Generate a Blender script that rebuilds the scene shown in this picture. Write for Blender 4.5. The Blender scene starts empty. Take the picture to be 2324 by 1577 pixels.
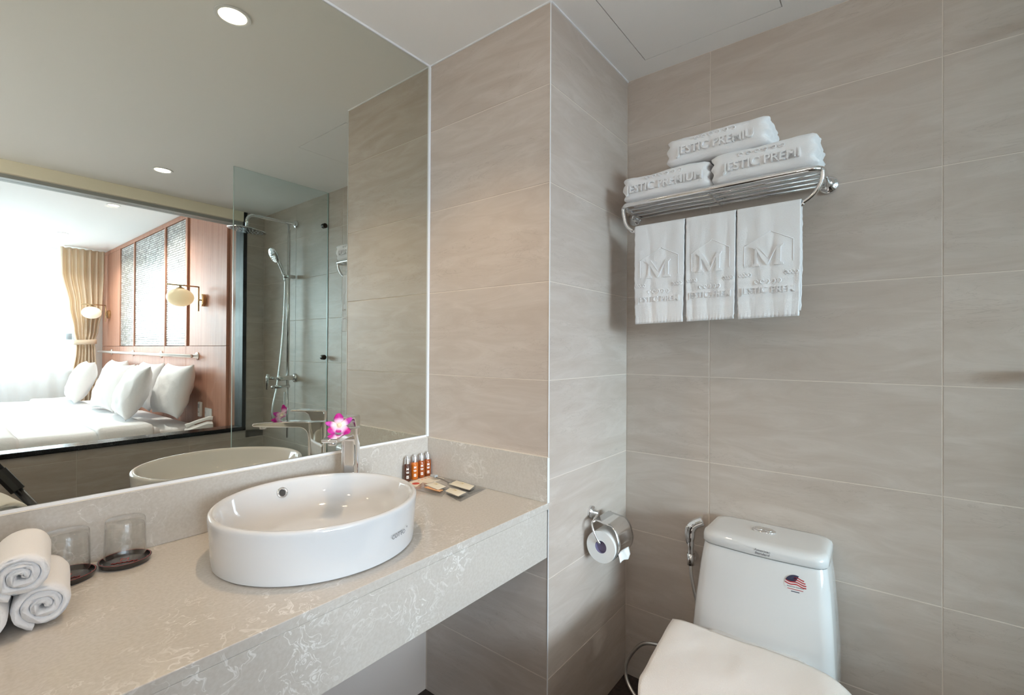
import bpy, bmesh, math, random
from mathutils import Vector, Matrix, Euler, noise
random.seed(7)
S = bpy.context.scene
COL = S.collection
PI = math.pi
R = math.radians

# ------------------------------------------------------------------ camera
F_PX = 1071.38
CAM = Vector((-1.1879, -1.3313, 1.259))
yaw, pitch, roll = R(38.263), R(.345), R(.328)
fw = Vector((math.cos(yaw)*math.cos(pitch), math.sin(yaw)*math.cos(pitch), math.sin(pitch)))
rt = Vector((math.sin(yaw), -math.cos(yaw), 0)); up = rt.cross(fw)
rt2 = rt*math.cos(roll)+up*math.sin(roll); up2 = -rt*math.sin(roll)+up*math.cos(roll)
cd = bpy.data.cameras.new('camera'); cam = bpy.data.objects.new('camera', cd); COL.objects.link(cam)
cd.sensor_fit = 'HORIZONTAL'; cd.sensor_width = 36; cd.lens = 36*F_PX/2324; cd.clip_start = .01
m = Matrix((rt2, up2, -fw)).transposed().to_4x4(); m.translation = CAM
cam.matrix_world = m
S.camera = cam

# ------------------------------------------------------------------ world, sun, exposure
S.view_settings.view_transform = 'Standard'; S.view_settings.look = 'None'
S.view_settings.exposure = 0.12; S.view_settings.gamma = 1.0; S.view_settings.use_curve_mapping = False
S.cycles.sample_clamp_indirect = 6.0
S.cycles.blur_glossy = 0.5
S.cycles.max_bounces = 14; S.cycles.diffuse_bounces = 6; S.cycles.glossy_bounces = 8
S.cycles.transparent_max_bounces = 24
w = bpy.data.worlds.new('world'); S.world = w; w.use_nodes = True
bg = w.node_tree.nodes['Background']; bg.inputs[0].default_value = (.70, .85, 1, 1); bg.inputs[1].default_value = 9.8
sd = bpy.data.lights.new('sun', 'SUN'); sun = bpy.data.objects.new('sun', sd); COL.objects.link(sun)
sd.energy = 6.2; sd.angle = R(18); sd.color = (.72, .86, 1)
sun.rotation_euler = Vector((.36, 1, -.17)).to_track_quat('-Z', 'Y').to_euler()
sun.location = (-1, -9, 3)
pd = bpy.data.lights.new('window_portal', 'AREA'); pd.shape = 'RECTANGLE'; pd.size = 3.5; pd.size_y = 1.6
pd.cycles.is_portal = True
po = bpy.data.objects.new('window_portal', pd); COL.objects.link(po)
po.location = (-1.7, -7.22, 1.72); po.rotation_euler = (R(90), 0, 0)   # -Z -> +y

# room measures
EX = .547       # toilet wall plane x
PD = .537       # pier depth
YO = -2.568     # wall with the interior window
YB = -2.69      # its bedroom face
ZC = 2.319      # bathroom ceiling
ZB = 2.56       # bedroom ceiling
XL = -2.25      # entry wall
XH = .42        # headboard face
YW = -7.12      # bedroom window wall
CT = .802       # counter top
ROWS = [0, .269, .569, .869, 1.169, 1.469, 1.769, 2.069, ZC]

# ------------------------------------------------------------------ materials
def srgb(r, g, b):
    f = lambda c: (c/255/12.92 if c/255 <= .04045 else ((c/255+.055)/1.055)**2.4)
    return (f(r), f(g), f(b), 1)
class NT:
    def __init__(s, name):
        s.m = bpy.data.materials.new(name); s.m.use_nodes = True; s.t = s.m.node_tree
        s.b = s.t.nodes['Principled BSDF']; s.out = s.t.nodes['Material Output']
    def n(s, typ, **k):
        nd = s.t.nodes.new(typ)
        for a, v in k.items():
            if a.startswith('i_'):
                key = a[2:]; key = int(key) if key.isdigit() else key.replace('_', ' ')
                nd.inputs[key].default_value = v
            else: setattr(nd, a, v)
        return nd
    def l(s, a, b): s.t.links.new(a, b)
    def ramp(s, fac, stops):
        r = s.n('ShaderNodeValToRGB'); e = r.color_ramp.elements
        while len(e) < len(stops): e.new(.5)
        for x, (p, c) in zip(e, stops): x.position = p; x.color = c
        s.l(fac, r.inputs[0]); return r.outputs[0]
    def bump(s, h, strength=.2, dist=.002):
        b = s.n('ShaderNodeBump'); b.inputs['Strength'].default_value = strength; b.inputs['Distance'].default_value = dist
        s.l(h, b.inputs['Height']); s.l(b.outputs[0], s.b.inputs['Normal'])
M = {}
def simple(name, col, rough=.5, metal=0, **k):
    t = NT(name); t.b.inputs['Base Color'].default_value = col; t.b.inputs['Roughness'].default_value = rough
    t.b.inputs['Metallic'].default_value = metal
    for a, v in k.items(): t.b.inputs[a.replace('_', ' ')].default_value = v
    n = t.n('ShaderNodeTexNoise', i_Scale=35.0, i_Detail=3.0)
    tc = t.n('ShaderNodeTexCoord'); t.l(tc.outputs['Object'], n.inputs['Vector'])
    mp = t.n('ShaderNodeMapRange'); mp.inputs[3].default_value = max(0, rough-.015); mp.inputs[4].default_value = rough+.015
    t.l(n.outputs[0], mp.inputs[0]); t.l(mp.outputs[0], t.b.inputs['Roughness'])
    M[name] = t.m; return t
def emit(name, col, strength):
    t = simple(name, col, .4); t.b.inputs['Emission Color'].default_value = col; t.b.inputs['Emission Strength'].default_value = strength
    return t

simple('white_paint', srgb(226, 224, 221), .7)
simple('bedroom_paint', srgb(238, 238, 238), .7)
simple('ceiling_paint', srgb(240, 239, 238), .75)
simple('under_wall', srgb(196, 186, 179), .7)
simple('grout', srgb(214, 203, 192), .8)
simple('trim_white', srgb(236, 238, 240), .35)
simple('cream', srgb(246, 238, 216), .45)
simple('granite_honed', srgb(24, 25, 27), .45, Specular_IOR_Level=.25)
simple('hatch_gap', srgb(120, 118, 116), .8)
simple('ceramic', srgb(216, 216, 217), .06, Coat_Weight=.3)
simple('plastic_white', srgb(232, 232, 230), .35)
simple('chrome', (.86, .86, .87, 1), .06, 1)
simple('chrome_soft', (.80, .80, .80, 1), .16, 1)
simple('brass', srgb(196, 170, 128), .25, 1)
simple('steel_brushed', (.84, .82, .80, 1), .36, 1)
simple('black_plastic', srgb(22, 22, 24), .4)
simple('dark_metal', srgb(70, 64, 58), .35, .8)
simple('ink_grey', srgb(120, 122, 128), .5)
simple('ink_navy', srgb(36, 40, 66), .5)
simple('ink_red', srgb(170, 40, 48), .5)
simple('ink_white', srgb(240, 236, 228), .5)
simple('ink_gold', srgb(206, 178, 110), .45)
simple('lilac', srgb(120, 112, 140), .6)
simple('amber', srgb(196, 104, 30), .14, Coat_Weight=.5)
simple('amber_dark', srgb(150, 72, 26), .14, Coat_Weight=.5)
simple('brown_bottle', srgb(72, 38, 26), .14, Coat_Weight=.5)
simple('silver_cap', (.82, .82, .83, 1), .22, 1)
simple('sachet', srgb(226, 216, 196), .55)
simple('paper', srgb(236, 226, 208), .7)
simple('sticker_red', srgb(206, 74, 56), .5)
simple('orange_print', srgb(232, 170, 120), .6)
simple('brush_grey', srgb(128, 124, 118), .4)
simple('lacquer', srgb(26, 20, 20), .18, Coat_Weight=.5)
simple('lacquer_red', srgb(150, 34, 30), .3)
simple('grey_plastic', srgb(170, 172, 172), .4)
simple('carpet', srgb(150, 138, 124), .95)
simple('rail_grey', srgb(150, 152, 150), .45)
simple('rubber', srgb(60, 58, 56), .7)
simple('dark_fabric', srgb(128, 128, 134), .9)
emit('lamp_disc', (1, .86, .66, 1), 14)
emit('bed_lamp_disc', (1, .9, .75, 1), 8)
t = emit('globe', srgb(250, 236, 205), 1.0); t.b.inputs['Emission Color'].default_value = (1, .80, .48, 1); t.b.inputs['Emission Strength'].default_value = .55
t = emit('globe_white', srgb(250, 246, 235), 1.0); t.b.inputs['Emission Color'].default_value = (1, .9, .75, 1); t.b.inputs['Emission Strength'].default_value = .5

# mirror
t = NT('mirror_silver'); t.b.inputs['Base Color'].default_value = (.67, .675, .61, 1); t.b.inputs['Metallic'].default_value = 1; t.b.inputs['Roughness'].default_value = 0.0
M['mirror'] = t.m

# wall tile
def tile_mat(name, c0, c1, c2):
    t = NT(name); tc = t.n('ShaderNodeTexCoord'); oi = t.n('ShaderNodeObjectInfo')
    mp = t.n('ShaderNodeMapping'); mp.inputs['Rotation'].default_value = (0, 0, R(-20)); mp.inputs['Scale'].default_value = (1.6, 7.5, 1)
    ad = t.n('ShaderNodeVectorMath', operation='MULTIPLY_ADD'); ad.inputs[1].default_value = (37, 23, 11)
    t.l(oi.outputs['Random'], ad.inputs[0]); t.l(tc.outputs['Object'], mp.inputs[0]); t.l(mp.outputs[0], ad.inputs[2])
    n1 = t.n('ShaderNodeTexNoise', i_Scale=2.2, i_Detail=5.0, i_Roughness=.6, i_Distortion=1.2); t.l(ad.outputs[0], n1.inputs[0])
    col = t.ramp(n1.outputs[0], [(.30, c0), (.50, c1), (.68, c2), (.8, c1)])
    n2 = t.n('ShaderNodeTexNoise', i_Scale=3.2, i_Detail=4.0, i_Roughness=.55, i_Distortion=2.2); t.l(ad.outputs[0], n2.inputs[0])
    vein = t.ramp(n2.outputs[0], [(.485, (0, 0, 0, 1)), (.50, (1, 1, 1, 1)), (.515, (0, 0, 0, 1))])
    mx = t.n('ShaderNodeMix', data_type='RGBA', blend_type='MULTIPLY'); mx.inputs[0].default_value = 1
    vr = t.ramp(vein, [(0, (1, 1, 1, 1)), (1, (.88, .87, .86, 1))])
    n3 = t.n('ShaderNodeTexNoise', i_Scale=1.1, i_Detail=2.0); t.l(ad.outputs[0], n3.inputs[0])
    vm = t.n('ShaderNodeMix', data_type='RGBA'); t.l(t.ramp(n3.outputs[0], [(.48, (0, 0, 0, 1)), (.6, (1, 1, 1, 1))]), vm.inputs[0])
    vm.inputs[6].default_value = (1, 1, 1, 1); t.l(vr, vm.inputs[7])
    t.l(col, mx.inputs[6]); t.l(vm.outputs[2], mx.inputs[7])
    n4 = t.n('ShaderNodeTexNoise', i_Scale=420.0, i_Detail=2.0); t.l(tc.outputs['Object'], n4.inputs[0])
    t.l(mx.outputs[2], t.b.inputs['Base Color'])
    t.b.inputs['Roughness'].default_value = .46; t.b.inputs['Specular IOR Level'].default_value = .4
    t.bump(n4.outputs[0], .12, .001)
    M[name] = t.m
tile_mat('tile', srgb(181, 168, 157), srgb(188, 176, 166), srgb(196, 185, 176))

# floor: dark
t = NT('floor_dark'); tc = t.n('ShaderNodeTexCoord'); n = t.n('ShaderNodeTexNoise', i_Scale=60.0, i_Detail=4.0); t.l(tc.outputs['Object'], n.inputs[0])
t.l(t.ramp(n.outputs[0], [(.3, srgb(38, 32, 29)), (.7, srgb(70, 60, 54))]), t.b.inputs['Base Color']); t.b.inputs['Roughness'].default_value = .5
M['floor_dark'] = t.m
# quartz counter
t = NT('quartz'); tc = t.n('ShaderNodeTexCoord')
nz = t.n('ShaderNodeTexNoise', i_Scale=7.0, i_Detail=3.0, i_Roughness=.55); t.l(tc.outputs['Object'], nz.inputs[0])
va = t.n('ShaderNodeVectorMath', operation='MULTIPLY_ADD'); va.inputs[1].default_value = (.35, .35, .35); t.l(nz.outputs['Color'], va.inputs[0]); t.l(tc.outputs['Object'], va.inputs[2])
n1 = t.n('ShaderNodeTexNoise', i_Scale=6.5, i_Detail=4.0, i_Roughness=.55, i_Distortion=2.2); t.l(va.outputs[0], n1.inputs[0])
v1 = t.ramp(n1.outputs[0], [(.485, (0, 0, 0, 1)), (.502, (1, 1, 1, 1)), (.525, (0, 0, 0, 1))])
n2 = t.n('ShaderNodeTexNoise', i_Scale=4.2, i_Detail=3.0); t.l(tc.outputs['Object'], n2.inputs[0])
msk = t.ramp(n2.outputs[0], [(.50, (0, 0, 0, 1)), (.66, (1, 1, 1, 1))])
mu = t.n('ShaderNodeMath', operation='MULTIPLY'); t.l(v1, mu.inputs[0]); t.l(msk, mu.inputs[1])
n3 = t.n('ShaderNodeTexNoise', i_Scale=160.0, i_Detail=2.0); t.l(tc.outputs['Object'], n3.inputs[0])
base = t.ramp(n3.outputs[0], [(.35, srgb(192, 185, 176)), (.65, srgb(199, 193, 185))])
mx = t.n('ShaderNodeMix', data_type='RGBA'); t.l(mu.outputs[0], mx.inputs[0]); t.l(base, mx.inputs[6]); mx.inputs[7].default_value = srgb(232, 229, 224)
t.l(mx.outputs[2], t.b.inputs['Base Color']); t.b.inputs['Roughness'].default_value = .13
M['quartz'] = t.m
# black granite
t = NT('granite'); tc = t.n('ShaderNodeTexCoord'); n = t.n('ShaderNodeTexNoise', i_Scale=320.0, i_Detail=3.0); t.l(tc.outputs['Object'], n.inputs[0])
t.l(t.ramp(n.outputs[0], [(.55, srgb(20, 21, 23)), (.72, srgb(70, 72, 76))]), t.b.inputs['Base Color']); t.b.inputs['Roughness'].default_value = .16; t.b.inputs['Specular IOR Level'].default_value = .3
M['granite'] = t.m
# wood
def wood(name, a, b, horizontal=False):
    t = NT(name); tc = t.n('ShaderNodeTexCoord'); mp = t.n('ShaderNodeMapping')
    mp.inputs['Scale'].default_value = (60, 60, 1.6); t.l(tc.outputs['Object'], mp.inputs[0])
    oi = t.n('ShaderNodeObjectInfo'); ad = t.n('ShaderNodeVectorMath', operation='MULTIPLY_ADD'); ad.inputs[1].default_value = (11, 17, 5)
    t.l(oi.outputs['Random'], ad.inputs[0]); t.l(mp.outputs[0], ad.inputs[2])
    n = t.n('ShaderNodeTexNoise', i_Scale=1.0, i_Detail=5.0, i_Roughness=.65); t.l(ad.outputs[0], n.inputs[0])
    t.l(t.ramp(n.outputs[0], [(.3, a), (.7, b)]), t.b.inputs['Base Color']); t.b.inputs['Roughness'].default_value = .5; t.b.inputs['Specular IOR Level'].default_value = .2
    M[name] = t.m
wood('wood', srgb(166, 116, 95), srgb(194, 146, 124))
wood('wood_dark', srgb(150, 102, 78), srgb(176, 126, 100))
# towel
def cloth(name, col, scale, strength, dist):
    t = NT(name); tc = t.n('ShaderNodeTexCoord'); n = t.n('ShaderNodeTexNoise', i_Scale=scale, i_Detail=4.0, i_Roughness=.7); t.l(tc.outputs['Object'], n.inputs[0])
    t.b.inputs['Base Color'].default_value = col; t.b.inputs['Roughness'].default_value = .95; t.b.inputs['Sheen Weight'].default_value = .25; t.b.inputs['Specular IOR Level'].default_value = .1
    t.bump(n.outputs[0], strength, dist); M[name] = t.m
cloth('terry', srgb(246, 245, 246), 420, .4, .003)
cloth('mat_cloth', srgb(236, 230, 226), 300, .6, .004)
cloth('linen', srgb(240, 240, 241), 60, .25, .01)
# curtain
t = NT('curtain'); tc = t.n('ShaderNodeTexCoord'); n = t.n('ShaderNodeTexNoise', i_Scale=300.0); t.l(tc.outputs['Object'], n.inputs[0])
t.l(t.ramp(n.outputs[0], [(.3, srgb(232, 216, 194)), (.7, srgb(238, 224, 204))]), t.b.inputs['Base Color']); t.b.inputs['Roughness'].default_value = .8
tl = t.n('ShaderNodeBsdfTranslucent'); tl.inputs[0].default_value = srgb(236, 220, 198); mx = t.n('ShaderNodeMixShader'); mx.inputs[0].default_value = .3; t.l(t.b.outputs[0], mx.inputs[1]); t.l(tl.outputs[0], mx.inputs[2]); t.l(mx.outputs[0], t.out.inputs[0])
M['curtain'] = t.m
# sheer
t = NT('sheer'); tr = t.n('ShaderNodeBsdfTransparent'); tl = t.n('ShaderNodeBsdfTranslucent'); tl.inputs[0].default_value = (.92, .94, .97, 1)
mx = t.n('ShaderNodeMixShader'); mx.inputs[0].default_value = .34; t.l(tr.outputs[0], mx.inputs[1]); t.l(tl.outputs[0], mx.inputs[2]); t.l(mx.outputs[0], t.out.inputs[0])
M['sheer'] = t.m
# clear sheet glass (thin)
def thin_glass(name, tint, edge, refl=1.0, rough=0.0, facing=.5):
    t = NT(name); tr = t.n('ShaderNodeBsdfTransparent'); gl = t.n('ShaderNodeBsdfGlossy'); gl.inputs['Roughness'].default_value = rough
    lw = t.n('ShaderNodeLayerWeight', i_Blend=facing); l2 = t.n('ShaderNodeLayerWeight', i_Blend=.5); pw = t.n('ShaderNodeMath', operation='POWER'); pw.inputs[1].default_value = 4.5; t.l(l2.outputs['Facing'], pw.inputs[0]); fr = t.n('ShaderNodeMath', operation='MULTIPLY_ADD'); fr.inputs[1].default_value = .85; fr.inputs[2].default_value = .04; t.l(pw.outputs[0], fr.inputs[0])
    mc = t.n('ShaderNodeMix', data_type='RGBA'); t.l(lw.outputs['Facing'], mc.inputs[0]); mc.inputs[6].default_value = tint; mc.inputs[7].default_value = edge
    t.l(mc.outputs[2], tr.inputs[0])
    ml = t.n('ShaderNodeMath', operation='MULTIPLY'); ml.inputs[1].default_value = refl; t.l(fr.outputs[0], ml.inputs[0])
    mx = t.n('ShaderNodeMixShader'); t.l(ml.outputs[0], mx.inputs[0]); t.l(tr.outputs[0], mx.inputs[1]); t.l(gl.outputs[0], mx.inputs[2]); t.l(mx.outputs[0], t.out.inputs[0])
    M[name] = t.m
thin_glass('pane', (.985, .99, .985, 1), (.95, .96, .95, 1), .5)
thin_glass('shower_glass', (.90, .945, .94, 1), (.82, .89, .885, 1), .5)
thin_glass('tumbler', (.995, .995, .99, 1), (.84, .83, .81, 1), 1.2, 0.0, .06)
thin_glass('clear_bag', (.94, .95, .96, 1), (.80, .81, .83, 1), 1.2, .2, .2)
simple('glass_edge', srgb(168, 186, 180), .15)
# mosaic
t = NT('mosaic'); g = t.n('ShaderNodeNewGeometry')
t.l(t.ramp(g.outputs['Random Per Island'], [(0, srgb(168, 168, 166)), (.5, srgb(196, 196, 194)), (1, srgb(222, 222, 220))]), t.b.inputs['Base Color'])
t.b.inputs['Roughness'].default_value = .2; t.b.inputs['Metallic'].default_value = .3; M['mosaic'] = t.m
simple('mosaic_grout', srgb(140, 138, 134), .8)
# orchid petal: white heart to magenta tip along local x (0..1)
def petal_mat(name, tip, mid):
    t = NT(name); tc = t.n('ShaderNodeTexCoord'); sp = t.n('ShaderNodeSeparateXYZ'); t.l(tc.outputs['Generated'], sp.inputs[0])
    t.l(t.ramp(sp.outputs[0], [(0, srgb(250, 240, 225)), (.38, mid), (.62, tip), (1, tip)]), t.b.inputs['Base Color']); t.b.inputs['Roughness'].default_value = .5
    t.b.inputs['Subsurface Weight'].default_value = .0; M[name] = t.m
petal_mat('petal', srgb(190, 10, 140), srgb(244, 200, 232))
petal_mat('petal_pale', srgb(196, 60, 170), srgb(250, 226, 240))
simple('petal_heart', srgb(248, 232, 200), .5)

# ------------------------------------------------------------------ mesh helpers
class MB:
    def __init__(s): s.v = []; s.f = []
    def add(s, vs, fs):
        o = len(s.v); s.v += [tuple(x) for x in vs]; s.f += [[i+o for i in f] for f in fs]; return s
    def box(s, x0, x1, y0, y1, z0, z1):
        return s.add([(x0,y0,z0),(x1,y0,z0),(x1,y1,z0),(x0,y1,z0),(x0,y0,z1),(x1,y0,z1),(x1,y1,z1),(x0,y1,z1)],
                     [[0,3,2,1],[4,5,6,7],[0,1,5,4],[1,2,6,5],[2,3,7,6],[3,0,4,7]])
    def tube(s, pts, r, seg=12, closed=False, caps=True):
        P = [Vector(p) for p in pts]; n = len(P); rr = r if isinstance(r, (list, tuple)) else [r]*n
        vs = []; fs = []; prev = None
        for i, p in enumerate(P):
            if closed: d = P[(i+1) % n]-P[i-1]
            else: d = P[min(i+1, n-1)]-P[max(i-1, 0)]
            d.normalize()
            if prev is None:
                a = Vector((0, 0, 1)) if abs(d.z) < .9 else Vector((1, 0, 0)); u = d.cross(a).normalized()
            else:
                u = (prev-d*prev.dot(d)).normalized()
            prev = u; v = d.cross(u)
            for k in range(seg):
                a = 2*PI*k/seg; vs.append(p+(u*math.cos(a)+v*math.sin(a))*rr[i])
        for i in range(n if closed else n-1):
            j = (i+1) % n
            for k in range(seg):
                k2 = (k+1) % seg; fs.append([i*seg+k, i*seg+k2, j*seg+k2, j*seg+k])
        if caps and not closed: fs.append(list(range(seg))[::-1]); fs.append([(n-1)*seg+k for k in range(seg)])
        return s.add(vs, fs)
    def lathe(s, prof, seg=48, c=(0, 0, 0), sx=1, sy=1, capb=True, capt=True, sup=2.0):
        vs = []; fs = []
        for r, z in prof:
            for k in range(seg):
                a = 2*PI*k/seg; ca, sa = math.cos(a), math.sin(a)
                if sup != 2.0:
                    q = (abs(ca)**sup+abs(sa)**sup)**(-1/sup); ca *= q; sa *= q
                vs.append((c[0]+r*ca*sx, c[1]+r*sa*sy, c[2]+z))
        for i in range(len(prof)-1):
            for k in range(seg):
                k2 = (k+1) % seg; fs.append([i*seg+k, i*seg+k2, (i+1)*seg+k2, (i+1)*seg+k])
        n = len(prof)
        if capb: fs.append(list(range(seg))[::-1])
        if capt: fs.append([(n-1)*seg+k for k in range(seg)])
        return s.add(vs, fs)
    def cyl(s, p0, p1, r, seg=24): return s.tube([p0, p1], r, seg)
    def prism(s, poly, h0, h1, axis='y'):
        n = len(poly); mk = {'y': lambda a, b, h: (a, h, b), 'z': lambda a, b, h: (a, b, h), 'x': lambda a, b, h: (h, a, b)}[axis]
        vs = [mk(a, b, h0) for a, b in poly]+[mk(a, b, h1) for a, b in poly]
        fs = [list(range(n))[::-1], [n+i for i in range(n)]]+[[i, (i+1) % n, n+(i+1) % n, n+i] for i in range(n)]
        return s.add(vs, fs)
    def grid(s, fn, nu, nv):
        vs = [fn(i/nu, j/nv) for j in range(nv+1) for i in range(nu+1)]
        fs = [[j*(nu+1)+i, j*(nu+1)+i+1, (j+1)*(nu+1)+i+1, (j+1)*(nu+1)+i] for j in range(nv) for i in range(nu)]
        return s.add(vs, fs)
    def loft(s, rings, cap=True):
        n = len(rings[0]); vs = [p for r in rings for p in r]; fs = []
        for i in range(len(rings)-1):
            for k in range(n): fs.append([i*n+k, i*n+(k+1) % n, (i+1)*n+(k+1) % n, (i+1)*n+k])
        if cap: fs.append(list(range(n))[::-1]); fs.append([(len(rings)-1)*n+k for k in range(n)])
        return s.add(vs, fs)
    def build(s, name, mat, parent=None, smooth=False, bevel=0, seg=2, sub=0, solid=0, loc=None, rot=None, fix=True):
        me = bpy.data.meshes.new(name); me.from_pydata(s.v, [], s.f)
        if fix:
            bm = bmesh.new(); bm.from_mesh(me); bmesh.ops.recalc_face_normals(bm, faces=bm.faces); bm.to_mesh(me); bm.free()
        me.materials.append(M[mat]); me.update()
        return obj(name, me, parent, smooth, bevel, seg, sub, solid, loc, rot)
def obj(name, me, parent=None, smooth=False, bevel=0, seg=2, sub=0, solid=0, loc=None, rot=None):
    o = bpy.data.objects.new(name, me); COL.objects.link(o)
    if parent: o.parent = parent
    if loc is not None: o.location = loc
    if rot is not None: o.rotation_euler = rot
    if smooth:
        for p in me.polygons: p.use_smooth = True
    if solid:
        md = o.modifiers.new('solid', 'SOLIDIFY'); md.thickness = solid; md.offset = 0
    if bevel:
        md = o.modifiers.new('bevel', 'BEVEL'); md.width = bevel; md.segments = seg; md.limit_method = 'ANGLE'; md.angle_limit = R(35)
    if sub:
        md = o.modifiers.new('sub', 'SUBSURF'); md.levels = sub; md.render_levels = sub
    return o
def smooth_by_angle(o, deg=40):
    for p in o.data.polygons: p.use_smooth = True
    o.data.set_sharp_from_angle(angle=R(deg))
    return o
def thing(name, label, cat, loc=(0, 0, 0), rot=(0, 0, 0), group=None):
    o = bpy.data.objects.new(name, None); COL.objects.link(o); o.empty_display_size = .05
    o.location = loc; o.rotation_euler = rot; tag(o, label, cat, group); return o
def tag(o, label, cat, group=None):
    o['label'] = label; o['category'] = cat
    if group: o['group'] = group
    return o
def struct(o, label=None):
    o['kind'] = 'structure'
    if label: o['label'] = label
    return o
def copy_tree(o, parent=None):
    c = o.copy(); COL.objects.link(c); c.parent = parent
    for ch in list(o.children): copy_tree(ch, c)
    return c
_fc = []
def text(name, s, size, mat, parent, mw, extrude=.0, bold=0.0, sx=1.0, shear=0.0):
    cu = bpy.data.curves.new(name, 'FONT'); cu.body = s; cu.size = size; cu.extrude = extrude; cu.offset = bold; cu.align_x = 'CENTER'; cu.align_y = 'CENTER'; cu.shear = shear
    cu.resolution_u = 3
    ob = bpy.data.objects.new(name+'_tmp', cu); COL.objects.link(ob)
    dg = bpy.context.evaluated_depsgraph_get(); dg.update()
    me = bpy.data.meshes.new_from_object(ob.evaluated_get(dg)); bpy.data.objects.remove(ob); bpy.data.curves.remove(cu)
    me.name = name
    for v in me.vertices: v.co.x *= sx
    me.materials.clear(); me.materials.append(M[mat])
    o = obj(name, me, parent); o.matrix_local = mw
    return o
def frame(origin, xa, ya):
    x = Vector(xa).normalized(); y = Vector(ya).normalized(); z = x.cross(y)
    mm = Matrix((x, y, z)).transposed().to_4x4(); mm.translation = Vector(origin); return mm
def fbm(x, y, z, sc=1.0): return noise.fractal(Vector((x*sc, y*sc, z*sc)), 1.0, 2.0, 3)
def catmull(pts, n=8, closed=False):
    P = [Vector(p) for p in pts]; out = []; N = len(P)
    for i in range(N if closed else N-1):
        p0 = P[i-1] if (closed or i > 0) else P[0]; p1 = P[i]; p2 = P[(i+1) % N]; p3 = P[(i+2) % N] if (closed or i+2 < N) else P[-1]
        for k in range(n):
            t = k/n; out.append(.5*((2*p1)+(-p0+p2)*t+(2*p0-5*p1+4*p2-p3)*t*t+(-p0+3*p1-3*p2+p3)*t**3))
    if not closed: out.append(P[-1])
    return out
def rrect(x0, x1, y0, y1, r, n=6):
    pts = []
    for cx, cy, a0 in ((x1-r, y1-r, 0), (x0+r, y1-r, 90), (x0+r, y0+r, 180), (x1-r, y0+r, 270)):
        for k in range(n+1):
            a = R(a0+90*k/n); pts.append((cx+r*math.cos(a), cy+r*math.sin(a)))
    return pts

# ------------------------------------------------------------------ shell
struct(MB().box(XL-.1, EX+.12, YO, .12, -.1, 0).build('floor', 'floor_dark'), 'dark stone bathroom floor')
struct(MB().box(-3.9, EX+.4, YW-.1, YB, -.1, 0).build('floor_bedroom', 'carpet'), 'beige carpet of the bedroom')
HX0, HX1, HY0, HY1 = .055, .456, -1.085, -.645
cb = MB()
cb.box(XL-.1, HX0, YO-.02, .12, ZC, ZC+.1).box(HX1, EX+.12, YO-.02, .12, ZC, ZC+.1)
cb.box(HX0, HX1, YO-.02, HY0, ZC, ZC+.1).box(HX0, HX1, HY1, .12, ZC, ZC+.1).box(HX0, HX1, HY0, HY1, ZC+.02, ZC+.1)
struct(cb.build('ceiling', 'ceiling_paint'), 'white bathroom ceiling')
struct(MB().box(-3.9, EX+.4, YW-.1, YB, ZB, ZB+.1).build('ceiling_bedroom', 'bedroom_paint'), 'white bedroom ceiling')
hp = tag(MB().box(HX0+.003, HX1-.003, HY0+.003, HY1-.003, ZC-.0005, ZC+.015).build('access_hatch', 'ceiling_paint'), 'square white access hatch set flush in the ceiling above the toilet', 'hatch')

wall_left = struct(MB().box(XL-.1, .001, .006, .12, 0, ZC).build('wall_left', 'under_wall'), 'plain wall behind the mirror and under the counter')
wall_entry = struct(MB().box(XL-.1, XL, YO, .006, 0, ZC).build('wall_entry', 'white_paint'), 'plain wall behind the camera')
wall_pier = struct(MB().box(.001, EX+.12, -PD+.001, .12, 0, ZC).build('wall_pier', 'grout'), 'tiled pier between mirror and toilet')
wall_right = struct(MB().box(EX+.001, EX+.12, YO, -PD+.0005, 0, ZC).build('wall_right', 'grout'), 'beige tiled wall behind the toilet')
# wall with the interior window (opening x -1.62..0.414, z .625..2.235)
WX0, WX1, WZ0, WZ1 = -1.62, .414, .628, 2.24
wb = MB(); wb.box(XL-.1, EX+.12, YB, YO-.001, 0, WZ0).box(XL-.1, WX0, YB, YO-.001, WZ0, WZ1).box(WX1, EX+.12, YB, YO-.001, WZ0, WZ1).box(XL-.1, EX+.12, YB, YO-.001, WZ1, ZB+.05)
wb.box(-3.9, XL-.1, YB, YO-.001, 0, ZB+.05)
wall_back = struct(wb.build('wall_back', 'grout'), 'wall with the interior window to the bedroom')

_tc = {}
GR = .0014
def tile_mesh(wd, ht):
    k = (round(wd, 4), round(ht, 4))
    if k not in _tc:
        me = bpy.data.meshes.new('wall_tile'); a, b = wd/2-GR, ht/2-GR; c = .0006
        vs = [(-a, -b, -.0045), (a, -b, -.0045), (a, b, -.0045), (-a, b, -.0045), (-a, -b, -c), (a, -b, -c), (a, b, -c), (-a, b, -c), (-a+c, -b+c, 0), (a-c, -b+c, 0), (a-c, b-c, 0), (-a+c, b-c, 0)]
        fs = [[8, 9, 10, 11]]
        for i in range(4):
            j = (i+1) % 4; fs += [[i, j, 4+j, 4+i], [4+i, 4+j, 8+j, 8+i]]
        me.from_pydata(vs, [], fs); me.materials.append(M['tile']); _tc[k] = me
    return _tc[k]
def tiles(wall, origin, ua, va, us, vs, skip=None):
    ua, va, origin = Vector(ua), Vector(va), Vector(origin)
    for i in range(len(us)-1):
        for j in range(len(vs)-1):
            if skip and skip(us[i], us[i+1], vs[j], vs[j+1]): continue
            o = obj('wall_tile', tile_mesh(us[i+1]-us[i], vs[j+1]-vs[j]), wall)
            o.matrix_local = frame(origin+ua*(us[i]+us[i+1])/2+va*(vs[j]+vs[j+1])/2, ua, va)
tiles(wall_right, (EX, 0, 0), (0, -1, 0), (0, 0, 1), [PD, .8484, 1.456, 2.062, -YO], ROWS)
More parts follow.
